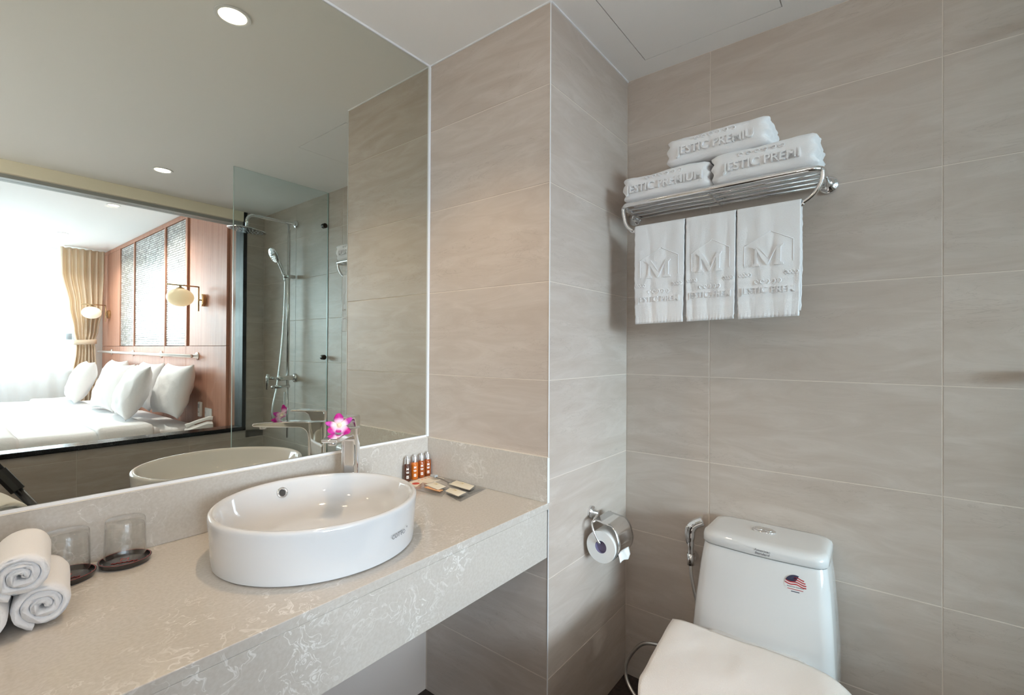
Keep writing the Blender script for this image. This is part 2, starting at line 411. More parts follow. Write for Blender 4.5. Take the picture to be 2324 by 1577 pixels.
tiles(wall_pier, (0, 0, 0), (0, -1, 0), (0, 0, 1), [0, PD], ROWS)
tiles(wall_pier, (0, -PD, 0), (1, 0, 0), (0, 0, 1), [0, EX], ROWS)
for a, b in ((WX1, EX),): tiles(wall_back, (0, YO, 0), (-1, 0, 0), (0, 0, 1), [-b, -a], ROWS[2:-1]+[WZ1, ZC])
tiles(wall_back, (0, YO, 0), (-1, 0, 0), (0, 0, 1), [-EX, -.04, .56, 1.16, 1.76, -XL], [0, .269, .569, WZ0])
tiles(wall_back, (0, YO, 0), (-1, 0, 0), (0, 0, 1), [-WX0, -XL], [WZ0, .869, 1.169, 1.469, 1.769, 2.069, ZC])
MB().box(-.0012, .0012, -PD-.0012, -PD+.0012, 0, ZC-.002).build('corner_trim', 'trim_white', wall_pier)
MB().box(.0, EX, -PD-.004, -PD, ZC-.005, ZC).build('ceiling_caulk', 'trim_white', wall_pier)
MB().box(-.004, 0, -PD, 0, ZC-.004, ZC).build('ceiling_caulk', 'trim_white', wall_pier)

# interior window: granite sill and jambs, cream head, pane
win1 = struct(MB().box(WX0, WX1, YB-.01, YO+.012, WZ0, WZ0+.03).build('window_1', 'granite', bevel=.004), 'interior window with black granite frame towards the bedroom')
MB().box(WX1-.028, WX1, YB-.01, YO+.008, WZ0+.03, ZC-.002).build('jamb', 'granite_honed', win1, bevel=.003)
MB().box(WX0, WX0+.028, YB-.01, YO+.008, WZ0+.03, ZC-.002).build('jamb', 'granite_honed', win1, bevel=.003)
MB().box(WX0+.028, WX1-.028, YO-.002, YO+.010, WZ1+.004, ZC-.001).build('head_panel', 'cream', win1)
MB().box(WX0+.028, WX1-.028, YB+.02, YO-.002, WZ1-.022, WZ1+.012).build('head_rail', 'rail_grey', win1)
MB().box(WX0+.028, WX1-.028, YO-.062, YO-.054, WZ0+.03, WZ1-.022).build('pane', 'pane', win1)

# ------------------------------------------------------------------ mirror
mir = thing('wall_mirror', 'large frameless wall mirror above the vanity counter', 'mirror', (-1.1, 0, .938))
MB().box(XL+1.1+.002, -.011+1.1, 0, .0055, .008, ZC-.938-.009).build('mirror_glass', 'mirror', mir)
MB().box(XL+1.1+.002, -.001+1.1, -.003, .0055, ZC-.938-.008, ZC-.938-.0005).build('edge_trim', 'trim_white', mir)
MB().box(-.010+1.1, -.0008+1.1, -.004, .0055, .001, ZC-.938-.008).build('edge_trim', 'trim_white', mir)
MB().box(XL+1.1+.002, -.011+1.1, -.003, .0055, .0002, .007).build('edge_trim', 'trim_white', mir)

# ------------------------------------------------------------------ vanity counter
YF = -.541
ctr = thing('vanity_counter', 'cream veined quartz vanity counter with a deep front apron', 'counter', (-1.1, -.27, .64))
def cbx(x0, x1, y0, y1, z0, z1): return MB().box(x0+1.1, x1+1.1, y0+.27, y1+.27, z0-.64, z1-.64)
cbx(XL+.001, -.0012, YF, .005, CT-.02, CT).build('worktop', 'quartz', ctr, bevel=.0015)
cbx(XL+.001, -.010, YF+.001, YF+.02, .64, CT-.0202).build('apron', 'quartz', ctr, bevel=.001)
cbx(XL+.001, -.0012, -.009, .005, CT+.0002, .937).build('backsplash', 'quartz', ctr, bevel=.001)
cbx(-.010, -.0001, YF+.002, -.0093, CT+.0002, .937).build('side_splash', 'quartz', ctr, bevel=.001)
cbx(-.0105, -.0012, YF-.0005, YF+.0015, CT+.0004, .936).build('splash_end', 'trim_white', ctr)

simple('pale_edge', srgb(228, 220, 210), .2)  # paler strip along the top faces of the splashes
cbx(XL+.001, -.0105, -.0092, .005, .9371, .9379).build('splash_edge', 'pale_edge', ctr)
cbx(-.0102, -.0001, YF+.002, -.0093, .9371, .9384).build('splash_edge', 'pale_edge', ctr)
# ------------------------------------------------------------------ basin
BX, BY = -.589, -.284
basin = thing('vessel_basin', 'white oval ceramic countertop basin standing on the counter', 'basin', (BX, BY, CT))
A_, B_, HH = .230, .217, .109
sc = B_/A_
prof = [(.0, .0), (.212, .0), (.2225, .003), (.2235, .010), (.226, .05), (.2295, .095), (.2300, .102), (.2285, .1065), (.2245, .109), (.2195, .1085), (.2160, .1055), (.213, .100), (.205, .075), (.188, .045), (.155, .024), (.10, .0165), (.03, .0135), (.0, .013)]
b = MB().lathe([p for p in prof if p[0] > 0], 96, (0, 0, 0), .988, sc, capb=True, capt=True)
smooth_by_angle(b.build('bowl', 'ceramic', basin), 50)
dr = MB().lathe([(.022, .0135), (.024, .0165), (.018, .018), (.012, .0165)], 32).build('drain', 'chrome', basin, True)
# overflow ring on the inner wall
oa = R(89); orr = .2045
op = Vector((orr*math.cos(oa), orr*math.sin(oa)*sc, .080)); on_ = Vector((-math.cos(oa), -math.sin(oa), .42)).normalized()
ov = bpy.data.objects
ovm = MB().lathe([(.0145, -.008), (.0145, .0015), (.0125, .0038), (.0095, .003), (.0080, -.001)], 32, capt=False)
o = ovm.build('overflow_ring', 'chrome', basin, True); o.matrix_local = Matrix.Translation(op) @ on_.to_track_quat('Z', 'Y').to_matrix().to_4x4()
o2 = MB().lathe([(.0088, -.0006), (.0088, .0004)], 24).build('overflow_hole', 'rubber', o)
la = R(-73)
lp = Vector((.2292*math.cos(la), .2292*math.sin(la)*sc, .050))
tx = text('maker_mark', 'COTTO', .0135, 'ink_grey', basin, frame(lp+Vector((math.cos(la), math.sin(la), 0))*.0006, (-math.sin(la), math.cos(la)*sc, 0), (.02*math.cos(la), .02*math.sin(la), 1)), .0002)
text('maker_plus', '+', .010, 'ink_grey', basin, frame(lp+Vector((-math.sin(la), math.cos(la)*sc, 0))*.030+Vector((math.cos(la), math.sin(la), 0))*.0008+Vector((0, 0, .007)), (-math.sin(la), math.cos(la)*sc, 0), (.02*math.cos(la), .02*math.sin(la), 1)), .0002)

# ------------------------------------------------------------------ faucet
fa = math.atan2(-.117, -.136)
fc = thing('basin_faucet', 'tall chrome single lever faucet pointing over the basin', 'faucet', (-.386, -.094, CT), (0, 0, fa))
MB().lathe([(.032, 0), (.032, .004), (.027, .006)], 32).build('base_plate', 'chrome', fc, True)
def rsec(x0, x1, hy, r, z): return [(a, b, z) for a, b in rrect(x0, x1, -hy, hy, r, 5)]
smooth_by_angle(MB().loft([rsec(-.025, .023, .0225, .015, .005), rsec(-.0255, .0235, .0225, .014, .10), rsec(-.026, .025, .0225, .012, .17), rsec(-.026, .026, .0225, .010, .2265)]).build('body', 'chrome', fc), 50)
pr = [(.015, .2275), (.06, .230), (.15, .229), (.183, .226), (.187, .221), (.183, .216), (.15, .2135), (.07, .211)]
for k in range(7): a = R(90+90*k/6); pr.append((.052+.028*math.cos(a)*1.0, .183+.028*math.sin(a)))
pr += [(.015, .16)]
o = MB().prism(pr, -.0205, .0205).build('spout', 'chrome', fc, bevel=.005, seg=4); smooth_by_angle(o, 40)
pr = [(-.026, .230), (-.026, .257), (-.018, .262), (.072, .267), (.076, .264), (.073, .2605), (.032, .2575), (.022, .250), (.018, .240), (.014, .230)]
o = MB().prism(pr, -.0205, .0205).build('lever', 'chrome', fc, bevel=.004, seg=3); smooth_by_angle(o, 40)
MB().cyl((.160, 0, .217), (.160, 0, .206), .011).build('aerator', 'chrome_soft', fc, True, bevel=.002)

# orchid on the spout
orc = thing('orchid_bloom', 'magenta and white orchid bloom lying on the faucet spout', 'flower', (-.386+.105*math.cos(fa), -.094+.105*math.sin(fa), CT+.232))
toc = math.atan2(CAM.y+.17, CAM.x+.45)     # faces the room
fn_ = Vector((math.cos(toc)*.9, math.sin(toc)*.9, .42)).normalized(); fr_ = Vector((-math.sin(toc), math.cos(toc), 0)); fu_ = fn_.cross(fr_)
def petal(L, W, ang, mat, cup=.22, narrow=1.0):
    def fn(u, v):
        x = .003+u*L; wdt = W*max(0.0, math.sin(PI*min(.985, .05+.93*u**narrow)))**.55; y = (v-.5)*wdt
        return (x, y, cup*L*u*u-.9*y*y/W*1.2+.0012*math.sin(u*9+ang))
    o = MB().grid(fn, 12, 8).build('petal', mat, orc, True, solid=.0007, fix=False)
    d = fr_*math.cos(ang)+fu_*math.sin(ang); sd_ = fn_.cross(d)
    mm = Matrix((d, sd_, fn_)).transposed().to_4x4(); mm.translation = Vector((0, 0, .016))+fn_*.004; o.matrix_local = mm
for ang, L, W, mm_ in ((95, .030, .026, 'petal'), (28, .034, .017, 'petal_pale'), (-42, .033, .024, 'petal'), (168, .033, .016, 'petal_pale'), (212, .031, .024, 'petal')): petal(L, W, R(ang), mm_)
petal(.020, .016, R(262), 'petal', .5)
o = MB().lathe([(.002, -.004), (.0062, .003), (.0060, .008), (.003, .012)], 14).build('column', 'petal_heart', orc, True); o.matrix_local = Matrix.Translation(Vector((0, 0, .016))) @ fn_.to_track_quat('Z', 'Y').to_matrix().to_4x4()

# ------------------------------------------------------------------ toiletry bottles
def bottle(x, mat, lab, rz):
    t = thing('toiletry_bottle', lab, 'bottle', (x, -.026, CT), (0, 0, rz), 'toiletry bottles in the counter corner')
    smooth_by_angle(MB().lathe([(.0115, 0), (.013, .002), (.013, .052), (.0122, .057), (.0092, .0605), (.0088, .062)], 28).build('bottle_body', mat, t), 50)
    smooth_by_angle(MB().lathe([(.0095, .0605), (.0095, .078), (.0088, .080), (.004, .0805), (.0035, .086), (.0015, .087)], 28).build('cap', 'silver_cap', t), 40)
    o = text('print_emblem', 'M', .012, 'ink_white', t, Matrix.Identity(4), 0, .0001)
    for v in o.data.vertices:
        a = v.co.x/.0132; y = v.co.y; v.co = (.0133*math.sin(a), -.0133*math.cos(a), .043+y)
    for nm, z, wd, ht in (('print_line', .0335, .0105, .0024), ('print_line', .0300, .0090, .0020), ('print_line', .0195, .0080, .0028), ('print_line', .0155, .0095, .0022), ('print_line', .0122, .0085, .0022)):
        MB().grid(lambda u, v: (.0133*math.sin((u-.5)*wd/.0132), -.0133*math.cos((u-.5)*wd/.0132), z+(v-.5)*ht), 8, 1).build(nm, 'ink_white', t, fix=False)
    return t
bottle(-.119, 'brown_bottle', 'dark brown toiletry bottle with silver cap, nearest the basin', -.55)
bottle(-.086, 'amber', 'light amber toiletry bottle right beside the dark brown one', -.55)
bottle(-.055, 'amber_dark', 'amber toiletry bottle third in the row from the basin', -.5)
bottle(-.0262, 'amber_dark', 'amber toiletry bottle in the corner against the side splash', -.45)

# paper card with red dot
pc = thing('paper_card', 'cream printed paper card with a red round mark in front of the bottles', 'card', (-.075, -.085, CT))
MB().prism([(-.075, .038), (.062, .052), (.058, -.02), (-.07, -.03)], 0, .0008, 'z').build('sheet', 'paper', pc)
MB().lathe([(.0125, .0009), (.0125, .0013)], 24, (-.048, .008, 0)).build('red_mark', 'sticker_red', pc)
for k in range(5): MB().lathe([(.0035, .0009), (.0035, .0013)], 12, (-.02+.018*k, .026+.003*k, 0)).build('orange_mark', 'orange_print', pc)

def packet(name, lab, pts, th, mat, z, cat='packet', group=None, bulge=.8, inset=None, rim=None):
    c = Vector((sum(p[0] for p in pts)/4, sum(p[1] for p in pts)/4))
    t = thing(name, lab, cat, (c.x, c.y, z), group=group)
    P = [Vector(p)-c for p in pts]
    def mk(sgn, f, h):
        def fn(u, v):
            q = (P[0]*(1-u)+P[1]*u)*(1-v)+(P[3]*(1-u)+P[2]*u)*v; q *= f
            k = (max(0.0, math.sin(PI*u)*math.sin(PI*v)))**.45
            n_ = .0010*fbm(q.x*40, q.y*40, z*90)
            return (q.x, q.y, .0008+(h*k*(1 if sgn > 0 else .12)+(n_ if sgn > 0 else 0)*k)+(0 if sgn < 0 else .0005))
        return fn
    b = MB().grid(mk(1, 1, th), 14, 14); b.grid(mk(-1, 1, th), 14, 14)
    b.build('wrapper', mat, t, True, fix=False)
    return t, P
S1 = [(-.150, -.139), (-.095, -.131), (-.098, -.210), (-.150, -.222)]
def sachet(lab, pts, z):
    t, P = packet('sachet', lab, pts, .004, 'sachet', z, 'sachet', 'cream sachets on the counter')
    rim = MB()
    for i in range(4):
        j = (i+1) % 4; a, b = P[i], P[j]; n2 = Vector((b.y-a.y, a.x-b.x)).normalized()
        if n2.dot((a+b)/2) < 0: n2 = -n2
        rim.prism([tuple(a), tuple(b), tuple(b+n2*.006), tuple(a+n2*.006)], .0006, .0011, 'z')
    rim.build('clear_edge', 'clear_bag', t)
    d = (P[2]-P[1]).normalized()
    text('emblem', 'M', .016, 'ink_gold', t, frame((0, 0, .0062), (d.x, d.y, 0), (-d.y, d.x, 0)), .0001)
    return t
packet('toothbrush_bag', 'clear plastic bag with a wrapped toothbrush along the side splash', [(-.030, -.120), (-.016, -.110), (-.016, -.300), (-.098, -.305)], .004, 'clear_bag', CT+.0005, 'bag')
packet('comb_bag', 'clear plastic bag with a comb next to the basin', [(-.180, -.128), (-.105, -.090), (-.090, -.205), (-.172, -.258)], .005, 'clear_bag', CT+.002, 'bag')
packet('cotton_bag', 'clear plastic bag under the sachet nearest the counter front', [(-.142, -.242), (-.118, -.228), (-.020, -.306), (-.168, -.333)], .004, 'clear_bag', CT+.001, 'bag')
tb = thing('toothbrush', 'grey toothbrush inside the clear bag behind the sachets', 'toothbrush', (-.05, -.15, CT+.008))
MB().tube(catmull([(.005, .065, 0), (.0, .02, .001), (-.014, -.04, 0)], 5), [.003]*8+[.004]*3, 8).build('handle', 'brush_grey', tb, True)
MB().box(-.003, .012, .055, .080, .0005, .009).build('bristles', 'grey_plastic', tb, bevel=.002)
cmb = thing('comb', 'brown comb inside the clear bag next to the basin', 'comb', (-.145, -.19, CT+.008))
MB().box(-.008, -.002, -.035, .035, 0, .002).build('spine', 'orange_print', cmb)
tbb = MB()
for k in range(16): tbb.box(-.002, .010, -.034+k*.0044, -.032+k*.0044, 0, .0018)
o = tbb.build('comb_teeth', 'orange_print', cmb); o['kind'] = 'stuff'
sachet('cream sachet with gold emblem nearest the basin', [(-.133, -.134), (-.090, -.137), (-.104, -.206), (-.145, -.211)], CT+.009)
sachet('cream sachet with gold emblem nearest the side splash', [(-.074, -.184), (-.026, -.176), (-.034, -.267), (-.079, -.286)], CT+.007)
sachet('cream sachet with gold emblem nearest the counter front', [(-.141, -.239), (-.106, -.225), (-.108, -.300), (-.153, -.309)], CT+.009)

# ------------------------------------------------------------------ tumblers on coasters
def coaster(x, y, lab):
    t = thing('coaster', lab, 'coaster', (x, y, CT), group='black round coasters along the backsplash')
    smooth_by_angle(MB().lathe([(.038, 0), (.0425, .002), (.0455, .011), (.0445, .0115), (.042, .0115), (.0405, .006), (.002, .006)], 48).build('dish', 'lacquer', t), 40)
    MB().tube([(.0432*math.cos(2*PI*k/40), .0432*math.sin(2*PI*k/40), .0113) for k in range(40)], .0006, 6, True).build('rim_line', 'lacquer_red', t)
    text('emblem', 'M', .022, 'lacquer_red', t, frame((0, .004, .0064), (.9, -.35, 0), (.35, .9, 0)), .0001)
    o = MB().tube([(-.022+.044*k/24, .0022*math.sin(k*1.4), 0) for k in range(25)], .0008, 6).build('scroll_line', 'lacquer_red', t); o.matrix_local = frame((-.004, -.012, .0066), (.9, -.35, 0), (.35, .9, 0))
    return t
def tumbler(x, y, lab):
    t = thing('tumbler', lab, 'glass', (x, y, CT+.0065), group='upturned glass tumblers along the backsplash')
    # upturned: mouth on coaster, thick base on top
    pr = [(.0360, .0), (.0365, .001), (.0345, .070), (.0335, .086), (.0320, .0885), (.002, .0885)]
    pi = [(.0345, .0), (.0330, .070), (.0310, .0765), (.002, .0775)]
    b = MB().lathe(pr, 40, capb=False, capt=True); b.lathe(pi, 40, capb=False, capt=True)
    smooth_by_angle(b.build('glass_wall', 'tumbler', t, fix=False), 60)
    return t
CO = [(-.905, -.0625), (-.997, -.0645), (-1.092, -.066)]
for (x, y), a, b in zip(CO, ('coaster nearest the basin under the upturned tumbler', 'coaster half hidden by the rolled towels under a tumbler', 'coaster behind the rolled towels at the left edge'),
                        ('upturned clear tumbler nearest the basin', 'upturned clear tumbler right behind the rolled towels', 'upturned clear tumbler mostly hidden by the top rolled towel')):
    coaster(x, y, 'black lacquer '+a); tumbler(x, y, b)

# ------------------------------------------------------------------ rolled towels
def rolled(lab, c, ang, rad, L, ex=1.0, seed=0):
    t = thing('rolled_towel', lab, 'towel', c, (0, 0, ang), 'rolled white towels on the counter')
    turns = 2.75; th = rad/(turns+.55); N = 92
    def sec(s):
        a = s*turns*2*PI; r0 = th*.45+th*turns*s
        return a, r0
    vs = []; rings = []
    for j in range(13):
        y = -L/2+L*j/12; out = []; inn = []
        for i in range(N+1):
            a, r0 = sec(i/N); n_ = 1+.035*fbm(math.cos(a)*1.5, y*14, math.sin(a)*1.5+seed, 1.0)
            endr = th*.16*(1 if j in (0, 12) else 0)
            ro = (r0+th*.50-endr)*n_; ri = (r0-th*.50+endr)*n_
            yy = y+.004*fbm(math.cos(a)*3+seed, math.sin(a)*3, i*.02)
            a2 = a-.35
            out.append((ro*math.cos(a2)*ex, yy, ro*math.sin(a2))); inn.append((ri*math.cos(a2)*ex, yy, ri*math.sin(a2)))
        rings.append(out+inn[::-1])
    MB().loft(rings, True).build('roll', 'terry', t, True)
    return t
ra = R(-8)
rr = .0345
dx = .068
RC = Vector((-1.042, -.178, 0))
rolled('white rolled towel, lower right one of the pile', (RC.x, RC.y, CT+.0362), ra, rr, .16, 1.04, 1)
rolled('white rolled towel, lower left one at the picture edge', (RC.x-.074, RC.y-.012, CT+.0362), ra, rr, .16, 1.04, 5)
rolled('white rolled towel lying on top of the two others', (RC.x-.028, RC.y-.012, CT+.0965), ra, rr, .16, 1.06, 9)

# ------------------------------------------------------------------ towel rack and towels
rk = thing('towel_rack', 'chrome towel rack with shelf and lower bar on the tiled wall', 'towel rack', (EX, -.9, 1.76))
def rp(x, y, z): return (x-EX, y+.9, z-1.76)
Y0, Y1, ZR = -.607, -1.197, 1.764
ring = []
for cx, cy, a0 in ((.372, Y0-.035, 0), (.372, Y1+.035, 0)): pass
fr_pts = [rp(.515, Y0, ZR), rp(.40, Y0, ZR)]
for k in range(7): a = R(90*k/6); fr_pts.append(rp(.375-.035*math.sin(a), Y0-.035+.035*math.cos(a), ZR))
for k in range(7): a = R(90*k/6); fr_pts.append(rp(.375-.035*math.cos(a), Y1+.035-.035*math.sin(a), ZR))
fr_pts += [rp(.40, Y1, ZR), rp(.515, Y1, ZR)]
MB().tube(fr_pts, .0085, 14).build('front_rail', 'chrome', rk, True)
for x in (.385, .425, .465, .505): MB().cyl(rp(x, Y0, ZR-.003), rp(x, Y1, ZR-.003), .0048, 10).build('shelf_bar', 'chrome', rk, True)
MB().box(*(lambda a, b: (a[0], b[0], b[1], a[1], a[2], b[2]))(rp(.355, -.894, ZR-.010), rp(.512, -.900, ZR-.006))).build('shelf_brace', 'chrome', rk)
for y, nm in ((Y0, 0), (Y1, 1)):
    f_ = MB().lathe([(.027, 0), (.027, .006), (.022, .011), (.012, .014), (.011, .034)], 28).build('wall_flange', 'chrome', rk, True)
    f_.matrix_local = Matrix.Translation(rp(EX-.0006, y+(.035 if nm == 0 else -.0), 1.770)) @ Vector((-1, 0, 0)).to_track_quat('Z', 'Y').to_matrix().to_4x4()
BX_, BZ_ = .372, 1.677
hk = [rp(.358, Y0, ZR-.002), rp(.360, Y0-.003, 1.735), rp(.364, Y0-.012, 1.70), rp(.369, Y0-.030, 1.682), rp(BX_, Y0-.052, BZ_), rp(BX_, -.9, BZ_)]
hk2 = [rp(BX_, -.9, BZ_), rp(BX_, Y1+.075, BZ_), rp(.371, Y1+.045, 1.684), rp(.366, Y1+.018, 1.704), rp(.361, Y1+.002, 1.735), rp(.358, Y1, ZR-.002)]
MB().tube(catmull(hk, 6)+catmull(hk2, 6)[1:], .0062, 12).build('hanging_bar', 'chrome', rk, True)

def folded(lab, x0, x1, y0, y1, z0, z1, txt, seed, sxx=.95, tsize=.037):
    c = ((x0+x1)/2, (y0+y1)/2, z0)
    t = thing('folded_towel', lab, 'towel', c, group='folded white towels on the rack shelf')
    hx, hy, hz = (x1-x0)/2, (y0-y1)/2, (z1-z0)/2
    bm = bmesh.new(); bmesh.ops.create_cube(bm, size=2); bmesh.ops.subdivide_edges(bm, edges=bm.edges, cuts=22, use_grid_fill=True)
    rr_ = .016
    for v in bm.verts:
        p = Vector((v.co.x*hx, v.co.y*hy, v.co.z*hz)); q = Vector((max(-hx+rr_, min(hx-rr_, p.x)), max(-hy+rr_, min(hy-rr_, p.y)), max(-hz+rr_, min(hz-rr_, p.z))))
        d = p-q
        if d.length > 1e-9: p = q+d.normalized()*rr_
        # layered edges on the sides
        side = abs(v.co.y)
        if side > .9: p.y += math.copysign(1, v.co.y)*.0045*math.cos(p.z/hz*PI*2.5)+.004*fbm(p.x*30, seed, p.z*60)
        # bulge of the front fold
        if v.co.x < -.9: p.x -= .006*math.cos(v.co.z*PI/2)
        p += Vector((.0035*fbm(p.x*12+seed, p.y*12, p.z*12), .0025*fbm(p.x*14, p.y*14+seed, p.z*14), (.006*fbm(p.x*9, p.y*9, seed) if v.co.z > 0 else .002*fbm(p.x*9, p.y*9, seed+3))))
        v.co = p+Vector((0, 0, hz))
    me = bpy.data.meshes.new('folded_body'); bm.to_mesh(me); bm.free(); me.materials.append(M['terry'])
    obj('folded_body', me, t, True)
    zt = hz*.92
    text('woven_lettering', txt, tsize, 'terry', t, frame((-hx-.0080, 0, zt*.92), (0, -1, 0), (.10, 0, 1)), .0042, .0004, sxx)
    sw = MB()
    for k in range(6):
        y = -.055+.022*k; sgn = 1 if k < 3 else -1
        pts = [(-hx-.006, -(y+sgn*.007*math.cos(a)*(1-.08*a)), zt+.028+.0055*math.sin(a)*(1-.08*a)) for a in [i*.6 for i in range(10)]]
        sw.tube(pts, .0018, 6)
    sw.build('woven_scroll', 'terry', t, True)
    return t
folded('folded white towel on the rack shelf next to the corner', .338, .53, -.618, -.903, 1.776, 1.858, 'JESTIC PREMIUM', 1)
folded('folded white towel on the rack shelf at its right end', .338, .53, -.912, -1.186, 1.776, 1.866, 'JESTIC PREMI', 4)
folded('folded white towel lying on top of the two others', .345, .53, -.770, -1.066, 1.869, 1.951, 'JESTIC PREMIU', 8)

def hanging(lab, y0, y1, zb, seed):
    W = y0-y1; zt = BZ_+.0105
    t = thing('hanging_towel', lab, 'towel', (BX_, (y0+y1)/2, BZ_), group='white hand towels hanging from the rack bar')
    Lf, Lb = zt-zb, (zt-zb)*.94; path = []
    for k in range(41): path.append((-.0125-.004*(1-k/40), -Lf+Lf*k/40, 0))
    for k in range(1, 9): a = PI*k/9; path.append((-.0125*math.cos(a), .0045*math.sin(a), 1))
    for k in range(41): path.append((.0125+.006*k/40, -Lb*k/40, 2))
    rows = []
    def off(u, z, s_):
        return .0022*math.sin(u*9+seed*2.1)*min(1, max(0, -z)/.10)+.002*fbm(u*4+seed, z*6, s_*3.)
    nU = 22
    def fn(u, v):
        i = min(len(path)-1, int(round(v*(len(path)-1)))); x, z, s_ = path[i]
        k = min(1, max(0, -z)/Lf); wv = W*(1-.05*max(0, k-.55)/.45) if s_ != 1 else W
        rag = .002*fbm(z*60, seed, s_*2.) if 0 < k else 0
        hem = .0013*math.sin(u*95) if (s_ == 0 and z < -Lf+.014) else 0
        groove = 0
        if s_ == 0:
            zz = z+Lf
            if .055 < zz < .058 or .096 < zz < .099: groove = .0018
        zsk = .004*(u-.5)*(1 if s_ == 0 else 0)*k
        return ((x+(-1 if s_ == 0 else .3)*abs(off(u, z, s_)) + hem + groove) if s_ != 1 else x, (.5-u)*wv+rag*(1 if u > .5 else -1), z+.0095+zsk)
    MB().grid(fn, nU*2, len(path)-1).build('cloth', 'terry', t, True, solid=.0045)
    T = 'terry'
    def sx_at(y, z):       # front surface at local (y, z)
        z0 = z-.0095; u = min(1, max(0, .5-y/W)); k = (z0+Lf)/Lf
        return -.0125-.004*(1-k)-abs(off(u, z0, 0))-.0022
    def conform(o):
        for v in o.data.vertices: v.co.x += sx_at(v.co.y, v.co.z)
        return o
    kW = W/.165; zb_ = .0095-Lf
    def pl(poly, nm, ex=.0022):
        P = []
        for (a, b), (c, d) in zip(poly, poly[1:]+poly[:1]):
            n_ = max(1, int(math.hypot(c-a, d-b)/.008)); P += [(a+(c-a)*i/n_, b+(d-b)*i/n_) for i in range(n_)]
        conform(MB().prism([(-a*kW, b+zb_) for a, b in P], -ex, .002, 'x').build(nm, T, t))
    # emblem: M inside a house outline
    m_ = [(-.040, .122), (-.040, .126), (-.034, .130), (-.033, .172), (-.041, .178), (-.041, .181), (-.024, .181), (.004, .138), (.026, .181), (.040, .181), (.040, .178), (.034, .173), (.033, .131), (.040, .127), (.040, .122), (.016, .122), (.016, .126), (.022, .130), (.022, .166), (.000, .124), (-.003, .124), (-.027, .164), (-.028, .131), (-.021, .126), (-.021, .122)]
    pl([(a, b+.030) for a, b in m_], 'woven_emblem', .0040)
    h = MB()
    for a, b in (((-.062, .155), (-.062, .216)), ((-.062, .216), (.008, .252)), ((.008, .252), (.064, .222)), ((.064, .222), (.064, .160))):
        h.tube([(0, -(a[0]+(b[0]-a[0])*i/6)*kW, a[1]+(b[1]-a[1])*i/6+zb_) for i in range(7)], .0013, 6)
    conform(h.build('woven_outline', T, t, True))
    s2 = MB()
    for k in range(5):
        y = -.030+.015*k; sg = 1 if k < 2 else -1
        s2.tube([(0, -(y+sg*.006*math.cos(a)*(1-.08*a))*kW, .106+zb_+.0055*math.sin(a)) for a in [i*.6 for i in range(10)]], .0017, 6)
    for sg in (-1, 1):
        s2.tube([(0, sg*W*(.26+.21*i/10), .128+zb_+.006*math.sin(i*1.3)) for i in range(11)], .0022, 6)
        s2.tube([(0, sg*W*(.26+.21*i/10), .128+zb_-.006*math.sin(i*1.3)) for i in range(11)], .0020, 6)
    conform(s2.build('woven_scroll', T, t, True))
    o = text('woven_lettering', 'JESTIC PREM', .026, T, t, Matrix.Identity(4), .0034, .0003, kW*.98)
    for v in o.data.vertices: v.co = (-v.co.z, -v.co.x, v.co.y+.080+zb_)
    conform(o)
    return t
hanging('white hand towel hanging nearest the corner', -.652, -.822, 1.354, 0)
hanging('white hand towel hanging in the middle of three', -.827, -.976, 1.358, 1)
hanging('white hand towel hanging at the right end of the bar', -.980, -1.147, 1.360, 2)

# ------------------------------------------------------------------ paper holder and roll
ph = thing('paper_holder', 'chrome toilet paper holder with curved cover on the pier', 'paper holder', (.262, -PD, .70))
def pp(x, y, z): return (x-.262, y+PD, z-.70)
o = MB().lathe([(.022, 0), (.022, .006), (.019, .010), (.010, .012), (.009, .030)], 28).build('wall_flange', 'chrome', ph, True)
o.matrix_local = Matrix.Translation(pp(.262, -PD-.0006, .705)) @ Vector((0, -1, 0)).to_track_quat('Z', 'Y').to_matrix().to_4x4()
ROLX0, ROLX1, ROLY, ROLZ, ROLR = .208, .306, -.604, .628, .0515
MB().cyl(pp(.205, -.575, .694), pp(.335, -.575, .694), .0042, 12).build('hinge_bar', 'chrome', ph, True)
MB().tube(catmull([pp(.262, -.565, .703), pp(.225, -.572, .698), pp(.200, -.577, .688), pp(.196, -.588, .660), pp(.199, -.602, .636), pp(.207, ROLY, ROLZ+.004), pp(.25, ROLY, ROLZ+.002), pp(.30, ROLY, ROLZ)], 6), .0036, 10).build('roll_arm', 'chrome', ph, True)
cv = []
for k in range(15):
    a = R(62-112*k/14); r_ = .060+.010*max(0, (5-k))/5
    cv.append((ROLY-r_*math.cos(a)*1.0, ROLZ+r_*math.sin(a)))
cv = [(-.572, .698)]+cv
MB().grid(lambda u, v: pp(.216+.112*u, *cv[min(len(cv)-1, int(round(v*(len(cv)-1))))]), 8, len(cv)-1).build('cover', 'chrome_soft', ph, True, solid=.0015)
# stamped leaf
lf = MB()
for dx_, dz_ in ((-.006, .004), (.006, .004), (0, -.006), (-.001, .010)): lf.lathe([(.0045, 0), (.003, .0006)], 10, (.275+dx_-.262, 0, 0))
tr = thing('toilet_roll', 'white toilet paper roll with lilac core on the chrome holder', 'toilet paper', (ROLX0, ROLY, ROLZ-.010))
rb = MB(); n = 44
q = [(ROLR*math.cos(2*PI*k/n), ROLR*math.sin(2*PI*k/n)) for k in range(n)]; qi = [(.0205*math.cos(2*PI*k/n), .0205*math.sin(2*PI*k/n)) for k in range(n)]
L_ = ROLX1-ROLX0
rb.loft([[(0, a, b) for a, b in qi], [(0, a, b) for a, b in q], [(L_, a, b) for a, b in q], [(L_, a, b) for a, b in qi], [(0, a, b) for a, b in qi]], False)
smooth_by_angle(rb.build('paper', 'plastic_white', tr), 40)
rc = MB(); q2 = [(a*.93, b*.93) for a, b in qi]
